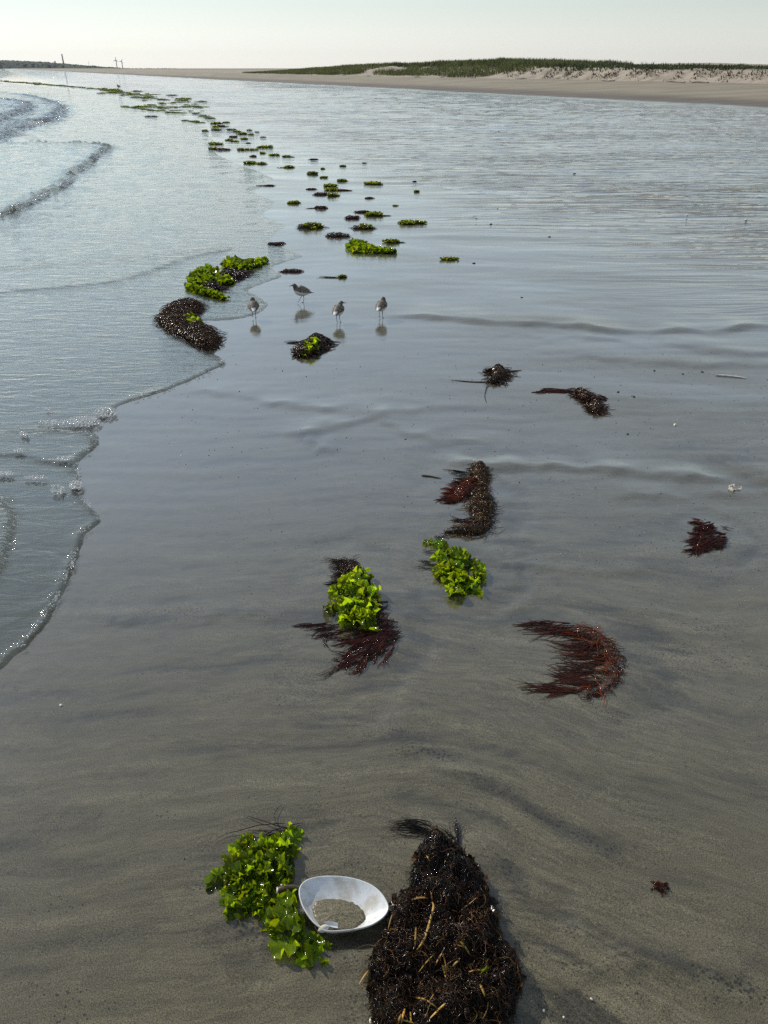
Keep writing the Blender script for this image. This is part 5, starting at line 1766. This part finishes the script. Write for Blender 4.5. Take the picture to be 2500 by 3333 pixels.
# ------------------------------------------------------------------ birds
def bird(px, yaw, label, head_turn=0.0, steps=(0.012, -0.014), lift=(0, .0), scale=1.0, name='sanderling'):
    c = G(*px)
    z0 = gz(*c)
    sp = np.array([(-.086, .0745, .0045, .0022), (-.074, .0765, .0095, .0045), (-.058, .079, .0155, .010), (-.040, .0815, .0220, .0175), (-.018, .0835, .0275, .0245), (.004, .0855, .0300, .0275), (.022, .0885, .0285, .0270), (.035, .0945, .0235, .0230), (.0415, .1025, .0180, .0180),
                   (.0450, .1100, .0155, .0150), (.0490, .1175, .0158, .0152), (.0545, .1225, .0150, .0142), (.0605, .1238, .0112, .0110), (.0650, .1232, .0066, .0066), (.0680, .1222, .0034, .0036), (.0760, .1205, .0022, .0024), (.0860, .1182, .0015, .0016), (.0910, .1168, .0005, .0006)])
    # finer spline
    t = np.linspace(0, len(sp) - 1, 40)
    q = np.stack([np.interp(t, np.arange(len(sp)), sp[:, k]) for k in range(4)], 1)
    for _ in range(2):
        q[1:-1] = .25 * q[:-2] + .5 * q[1:-1] + .25 * q[2:]
    q[:, 2:] *= np.interp(q[:, 0], [-.08, -.02, .03, .05], [1, 1.32, 1.30, 1.12])[:, None]
    ctr = np.c_[q[:, 0], np.zeros(40), q[:, 1]]
    T = np.gradient(ctr, axis=0); T /= np.linalg.norm(T, axis=1, keepdims=True)
    up = np.cross(T, [0, 1, 0]) * -1
    up[up[:, 2] < 0] *= 1
    k = 16
    th = np.arange(k) * 2 * PI / k
    V = ctr[:, None] + q[:, 2, None, None] * np.cos(th)[None, :, None] * np.array([0, 1, 0]) + q[:, 3, None, None] * np.sin(th)[None, :, None] * up[:, None]
    # turn the head
    f = sst(.040, .050, ctr[:, 0]) * head_turn
    pv = np.array([.045, 0])
    for i in range(40):
        ca, sa = math.cos(f[i]), math.sin(f[i])
        dx = V[i, :, 0] - pv[0]; dy = V[i, :, 1].copy()
        V[i, :, 0] = pv[0] + ca * dx - sa * dy; V[i, :, 1] = sa * dx + ca * dy
    idx = np.arange(40 * k).reshape(40, k)
    a = idx[:-1]; b = np.roll(a, -1, 1); cc = idx[1:]; d = np.roll(cc, -1, 1)
    g = Geo()
    g.add(V.reshape(-1, 3), np.stack([a, b, d, cc], -1).reshape(-1, 4))
    g.F3.append(np.vstack([np.c_[idx[0, 0], idx[0, j + 1], idx[0, j]] for j in range(1, k - 1)]))
    # legs: thigh, shank, foot with three toes and a bent ankle
    for s, (st, lf) in zip((-1, 1), zip(steps, lift)):
        y = s * .010
        P = np.array([(.000, y, .070), (-.002 + st * .2, y, .056), (-.007 + st * .6, y, .032 + lf), (.000 + st, y, .006 + lf), (.001 + st, y, .002 + lf)])
        Vt, Ft, _ = tubes(P[None], np.array([[.0075, .0032, .0018, .0015, .0014]]), 8)
        g.add(Vt, Ft)
        for an in (-.5, 0, .5):
            L = .014
            dz = -.006 if lf > .004 else 0
            Q = np.array([(st, y, .0035 + lf), (st + L * .5 * math.cos(an), y + L * .5 * math.sin(an), .0022 + lf + dz * .5), (st + L * math.cos(an), y + L * math.sin(an), .0012 + lf + dz)])
            Vt, Ft, _ = tubes(Q[None], np.array([[.0013, .0011, .0006]]), 6)
            g.add(Vt, Ft)
    o = g.build(name, M['bird'], None)
    o.location = (c[0], c[1], z0)
    o.rotation_euler = (0, 0, yaw)
    o.scale = (scale,) * 3
    # folded wings
    for s in (-1, 1):
        u = np.linspace(0, 1, 12); v = np.linspace(0, 1, 7)
        U, W_ = np.meshgrid(u, v, indexing='ij')
        x = .026 - U * .112
        bx = np.interp(x, ctr[:, 0], ctr[:, 2]); ry = np.interp(x, ctr[:, 0], q[:, 2]); rz = np.interp(x, ctr[:, 0], q[:, 3])
        ang = .05 + W_ * 1.15 * np.interp(U, [0, .15, .6, 1], [.5, 1, .8, .25])
        y = s * (ry + .0022 + .002 * U) * np.cos(ang - .1); z = bx + .001 + (rz + .0022) * np.sin(ang - .1) - .002 * U
        A = np.stack([x, y, z], -1).reshape(-1, 3); B = A - np.array([0, s * .002, 0])
        ii = np.arange(84).reshape(12, 7)
        F = np.stack([ii[:-1, :-1], ii[1:, :-1], ii[1:, 1:], ii[:-1, 1:]], -1).reshape(-1, 4)
        mesh_obj('wing', np.vstack([A, B]), np.vstack([F, F[:, ::-1] + 84]), M['wing'], o)
        ca, sa = math.cos(head_turn), math.sin(head_turn)
        dx, dy = .0585 - .045, s * .0122
        ex, ey = .045 + ca * dx - sa * dy, sa * dx + ca * dy
        Vt, Ft, _ = tubes(np.array([[(ex, ey - .0017 * s, .1245), (ex, ey, .1245), (ex, ey + .0014 * s, .1245)]]), np.array([[.0017, .0019, .0004]]), 8)
        mesh_obj('eye', Vt, Ft, M['eye'], o)
    tag(o, label, 'bird')
    return o


bird((828, 1037), R_(100), 'small dark backed shorebird walking in the thin swash, leftmost of the four', .25, (.016, -.010), (.0, .016))
bird((985, 986), R_(178), 'small shorebird in profile facing the water, nearest the red clump', 0, (-.006, .022), (0, .014), 1.04)
bird((1102, 1050), R_(75), 'small shorebird walking away with its dark head turned aside', -.95, (.006, -.004), (0, .004), 1.0)
bird((1241, 1036), R_(72), 'pale headed small shorebird walking away, rightmost of the four', .4, (.004, -.012), (0, .01), 1.0)
fb = bird((388, 292), R_(150), 'larger dark shorebird standing alone by the far wrack line', 0, (.0, .004), (0, 0), 2.7, 'gull')


# ------------------------------------------------------------------ small bits on the sand
def pebble(u, v, s, mat, label, name='pebble', cat='pebble', flat=.6, group=None, stretch=1.0, seed=0):
    c = G(u, v)
    r = np.random.default_rng(seed + int(u))
    nu, nv = 9, 6
    th = np.arange(nu) * 2 * PI / nu; ph = np.linspace(-PI / 2, PI / 2, nv)
    A, B = np.meshgrid(ph, th, indexing='ij')
    rad = 1 + .22 * r.normal(0, 1, A.shape)
    rad[0] = rad[0, 0]; rad[-1] = rad[-1, 0]
    V = np.stack([np.cos(A) * np.cos(B) * rad * stretch, np.cos(A) * np.sin(B) * rad, np.sin(A) * rad * flat], -1).reshape(-1, 3) * s
    idx = np.arange(nu * nv).reshape(nv, nu)
    a = idx[:-1]; b = np.roll(a, -1, 1); cc = idx[1:]; d = np.roll(cc, -1, 1)
    o = mesh_obj(name, V, np.stack([a, b, d, cc], -1).reshape(-1, 4), mat)
    o.location = (c[0], c[1], gz(*c) + s * flat * .6)
    o.rotation_euler = (0, 0, r.uniform(0, 6))
    tag(o, label, cat, group)


pebble(1212, 3325, .006, M['pebble'], 'pale pebble at the foot of the dark heap by the lower edge', seed=1)
pebble(1770, 3290, .0024, M['pebble'], 'white shell chip right of the dark heap, lower left of its pair', 'shell_chip', 'shell chip', seed=2)
pebble(1925, 3252, .0026, M['pebble'], 'white shell chip right of the dark heap, upper right of its pair', 'shell_chip', 'shell chip', seed=3)
pebble(1835, 3312, .002, M['pebble'], 'tiny white shell chip below the pair right of the dark heap', 'shell_chip', 'shell chip', seed=4)
pebble(2198, 1383, .008, M['pebble'], 'small pale shell lying alone on the sand below the white stick', 'shell', 'shell', .5, stretch=1.5, seed=5)
pebble(1978, 1497, .005, M['pebble'], 'tiny pale shell on the sand left of the broken shell', 'shell', 'shell', .5, stretch=1.4, seed=6)
pebble(2236, 703, .014, M['bleached'], 'white speck of shell on the far flat, left of two', 'shell', 'shell', .6, seed=7)
pebble(2428, 717, .015, M['bleached'], 'white speck of shell on the far flat, right of two', 'shell', 'shell', .6, seed=8)
SCRAPS = [(1550, 712, .03), (1598, 731, .045), (1788, 772, .035), (1543, 857, .03), (1698, 970, .03), (1730, 1002, .018), (2130, 1207, .02), (2222, 1218, .02), (2285, 1212, .018), (2012, 1276, .02), (2062, 1292, .022), (2043, 1413, .016), (1870, 565, .05), (1620, 680, .02), (1090, 1431, .008), (818, 1932, .005), (1320, 1430, .012), (680, 2590, .004), (600, 2795, .006), (2190, 2985, .004)]
for i, (u, v, s) in enumerate(SCRAPS):
    pebble(u, v, s * .30, M['grit_dark'], 'small dark scrap of weed on bare wet sand, %s counted from the farthest' % ORD[sorted(q[1] for q in SCRAPS).index(v)], 'weed_scrap', 'scrap', .45, 'dark scraps strewn over the sand', 1.8, 20 + i)
# glinting wet pebble on the left
pebble(200, 2296, .004, M['bleached'], 'tiny bright shell chip on the sand near the left edge', 'shell_chip', 'shell chip', seed=50)


def stick(pts, r, mat, label, name='stick', cat='stick'):
    P = resample(chaikin(GP(pts), 2), .03)
    if len(P) < 5: P = resample(P, .008)
    n = len(P); t = np.linspace(0, 1, n)
    z = ground_z(P[:, 0], P[:, 1], False) + r * .7
    c = np.array([P[n // 2, 0], P[n // 2, 1], z[n // 2]])
    V, F, _ = tubes(np.c_[P, z][None], (r * np.interp(t, [0, .1, .6, 1], [.5, 1, .9, .4]))[None], 8)
    o = mesh_obj(name, V - c, F, mat)
    o.location = c
    tag(o, label, cat)


stick([(2330, 1223), (2380, 1226), (2430, 1233)], .0055, M['bleached'], 'slim white stick lying on the sand near the right edge', 'bleached_stick')
stick([(1372, 1548), (1410, 1552), (1436, 1558)], .0035, M['stick'], 'small dark twig left of the tall rust brown tuft', 'twig', 'twig')

# the tiny red tuft on the lower right
mixed_heap('seaweed_tuft', 'tiny rusty red tuft alone on the sand at lower right',
           red=GP([(2130, 2885), (2150, 2875), (2170, 2886), (2172, 2900), (2155, 2896), (2138, 2902), (2128, 2898)]), bh=.006, rim=.01, rn=90, rl=(.008, .018), br=(.0004, .0007), rcol=(.9, .6, .45), rhead=(0, 6.3))


# grains and shell grit: too many to count, the pale ones partly stand in for glints
def grit(name, label, mat, n, size, tint, ymax, seed, power=1.0):
    r = np.random.default_rng(seed)
    vv = 3333 - (3333 - ymax) * r.random(n) ** power
    uu = r.uniform(-200, 2700, n)
    xy = np.array([G(a, b) for a, b in zip(uu, vv)])
    keep = NS(xy[:, 0], xy[:, 1])[0] > .35
    xy = xy[keep]; n = len(xy)
    d = np.hypot(xy[:, 0], xy[:, 1])
    s = r.uniform(*size, n) * np.clip(d / 1.6, .8, 2.2)
    z = ground_z(xy[:, 0], xy[:, 1], True)
    base = np.array([(1, 0, 0), (-.5, .8, 0), (-.5, -.8, 0), (0, 0, .9), (.1, .1, -.6)])
    F = np.array([(0, 1, 3), (1, 2, 3), (2, 0, 3), (1, 0, 4), (2, 1, 4), (0, 2, 4)])
    a = r.uniform(0, 6.3, n); ca, sa = np.cos(a), np.sin(a)
    B = base[None] * (1 + .35 * r.normal(0, 1, (n, 5, 3)))
    V = np.stack([B[..., 0] * ca[:, None] - B[..., 1] * sa[:, None], B[..., 0] * sa[:, None] + B[..., 1] * ca[:, None], B[..., 2]], -1) * s[:, None, None]
    V = V + np.c_[xy, z + s * .15][:, None]
    FF = (F[None] + np.arange(n)[:, None, None] * 5).reshape(-1, 3)
    c = np.repeat(np.clip(r.normal(1, .3, (n, 1)), .2, 1.4) * np.array(tint)[None], 5, 0)
    o = mesh_obj(name, V.reshape(-1, 3), FF, mat, None, False, c)
    tag(o, label, 'grit', kind='stuff')


grit('glint_grit', 'pale shell grit, partly put in as sun glints, over the wet sand', M['grit_pale'], 3200, (.0003, .0010), (1, .97, .9), 1250, 61)
grit('dark_grit', 'dark grains and weed crumbs strewn over the wet sand', M['grit_dark'], 3500, (.0005, .0016), (1, 1, 1), 1150, 62)


# foam on the swash
def foam(label, cells, n, size, seed):
    r = np.random.default_rng(seed)
    g = Geo()
    ph = np.array([(0, 0, 1), (.75, 0, .66), (.23, .71, .66), (-.61, .44, .66), (-.61, -.44, .66), (.23, -.71, .66), (1, 0, .1), (.31, .95, .1), (-.81, .59, .1), (-.81, -.59, .1), (.31, -.95, .1)])
    F = []
    for i in range(5):
        j = (i + 1) % 5
        F += [(0, 1 + i, 1 + j), (1 + i, 6 + i, 6 + j), (1 + i, 6 + j, 1 + j)]
    F = np.array(F)
    pts = []
    for (u, v, ru, rv, k) in cells:
        for _ in range(int(n * k)):
            a = r.uniform(0, 6.3); q = r.random() ** .5
            pts.append(G(u + math.cos(a) * q * ru, v + math.sin(a) * q * rv))
    pts = np.array(pts)
    zs = ground_z(pts[:, 0], pts[:, 1], False)
    for (x, y), zz in zip(pts, zs):
        s = r.uniform(*size)
        g.add(ph * s + [x, y, .0125 + zz + r.uniform(0, .004)], F)
    c = pts.mean(0); o3 = np.array([c[0], c[1], .01])
    o = g.build('sea_foam', M['foam'], None, o3)
    o.location = o3
    tag(o, label, 'foam', kind='stuff')


foam('patch of white bubble foam on the swash below the brown heap', [(275, 1382, 55, 18, 1.0), (345, 1352, 38, 16, .6), (180, 1385, 45, 8, .3)], 340, (.0025, .0065), 71)
foam('scattered foam bubbles floating on the near swash', [(20, 1552, 30, 8, .5), (120, 1565, 40, 6, .4), (250, 1590, 22, 14, .6), (80, 1423, 14, 8, .3), (215, 1503, 28, 7, .4), (65, 1478, 16, 5, .2), (190, 1605, 24, 18, .3), (160, 1340, 12, 4, .1), (130, 1380, 10, 4, .1)], 260, (.002, .0055), 72)

def lace(label, pts, n, wpx, size, seed):
    r = np.random.default_rng(seed)
    P = np.array(pts, float)
    cells = []
    for i in range(n):
        k = r.integers(0, len(P) - 1); f = r.random()
        q = P[k] + (P[k + 1] - P[k]) * f
        if pn(q[0] * .02, q[1] * .02, seed) > -.12:
            cells.append((q[0] - abs(r.normal(0, wpx)), q[1] - r.normal(0, wpx * .4), 2.5, 1.5, 1.0))
    foam(label, cells, 2, size, seed)


lace('lacy line of bubbles along the near swash edge', [(60, 2135), (180, 1985), (215, 1905), (245, 1845), (262, 1790), (270, 1745), (325, 1708), (318, 1670), (270, 1620), (262, 1555), (258, 1500), (318, 1452), (318, 1418)], 420, 10, (.0012, .0032), 81)
lace('lacy line of bubbles along the swash edge below the brown heap', [(385, 1322), (500, 1285), (620, 1240), (725, 1190), (735, 1180), (690, 1150)], 150, 12, (.002, .005), 82)
lace('bubbles and foam on the front of the small bore', [(0, 703), (130, 650), (235, 592), (250, 570), (300, 533), (350, 486)], 700, 9, (.008, .022), 83)
lace('foam on the breaking wave at upper left', [(0, 450), (120, 405), (180, 385), (222, 360), (190, 340), (60, 310)], 700, 16, (.015, .04), 84)
lace('foam on the second crest of the breaking wave', [(0, 405), (50, 390), (95, 366), (110, 352)], 450, 14, (.015, .045), 85)

# ------------------------------------------------------------------ the hazy air over the bay
def haze():
    m = bpy.data.materials.new('haze'); m.use_nodes = True
    t = m.node_tree; t.nodes.clear()
    o = t.nodes.new('ShaderNodeOutputMaterial'); v = t.nodes.new('ShaderNodeVolumePrincipled')
    v.inputs['Color'].default_value = (.80, .88, 1.0, 1); v.inputs['Density'].default_value = .00003; v.inputs['Anisotropy'].default_value = .0
    t.links.new(v.outputs[0], o.inputs['Volume'])
    a, b = 7400.0, 120.0
    V = np.array([(x, y, z) for z in (-3.0, b) for y in (-a, a) for x in (-a, a)])
    F = np.array([(0, 2, 3, 1), (4, 5, 7, 6), (0, 1, 5, 4), (2, 6, 7, 3), (0, 4, 6, 2), (1, 3, 7, 5)])
    ob = mesh_obj('haze', V, F, m, smooth=False)
    tag(ob, 'thin pale haze over the bay', kind='stuff')


haze()
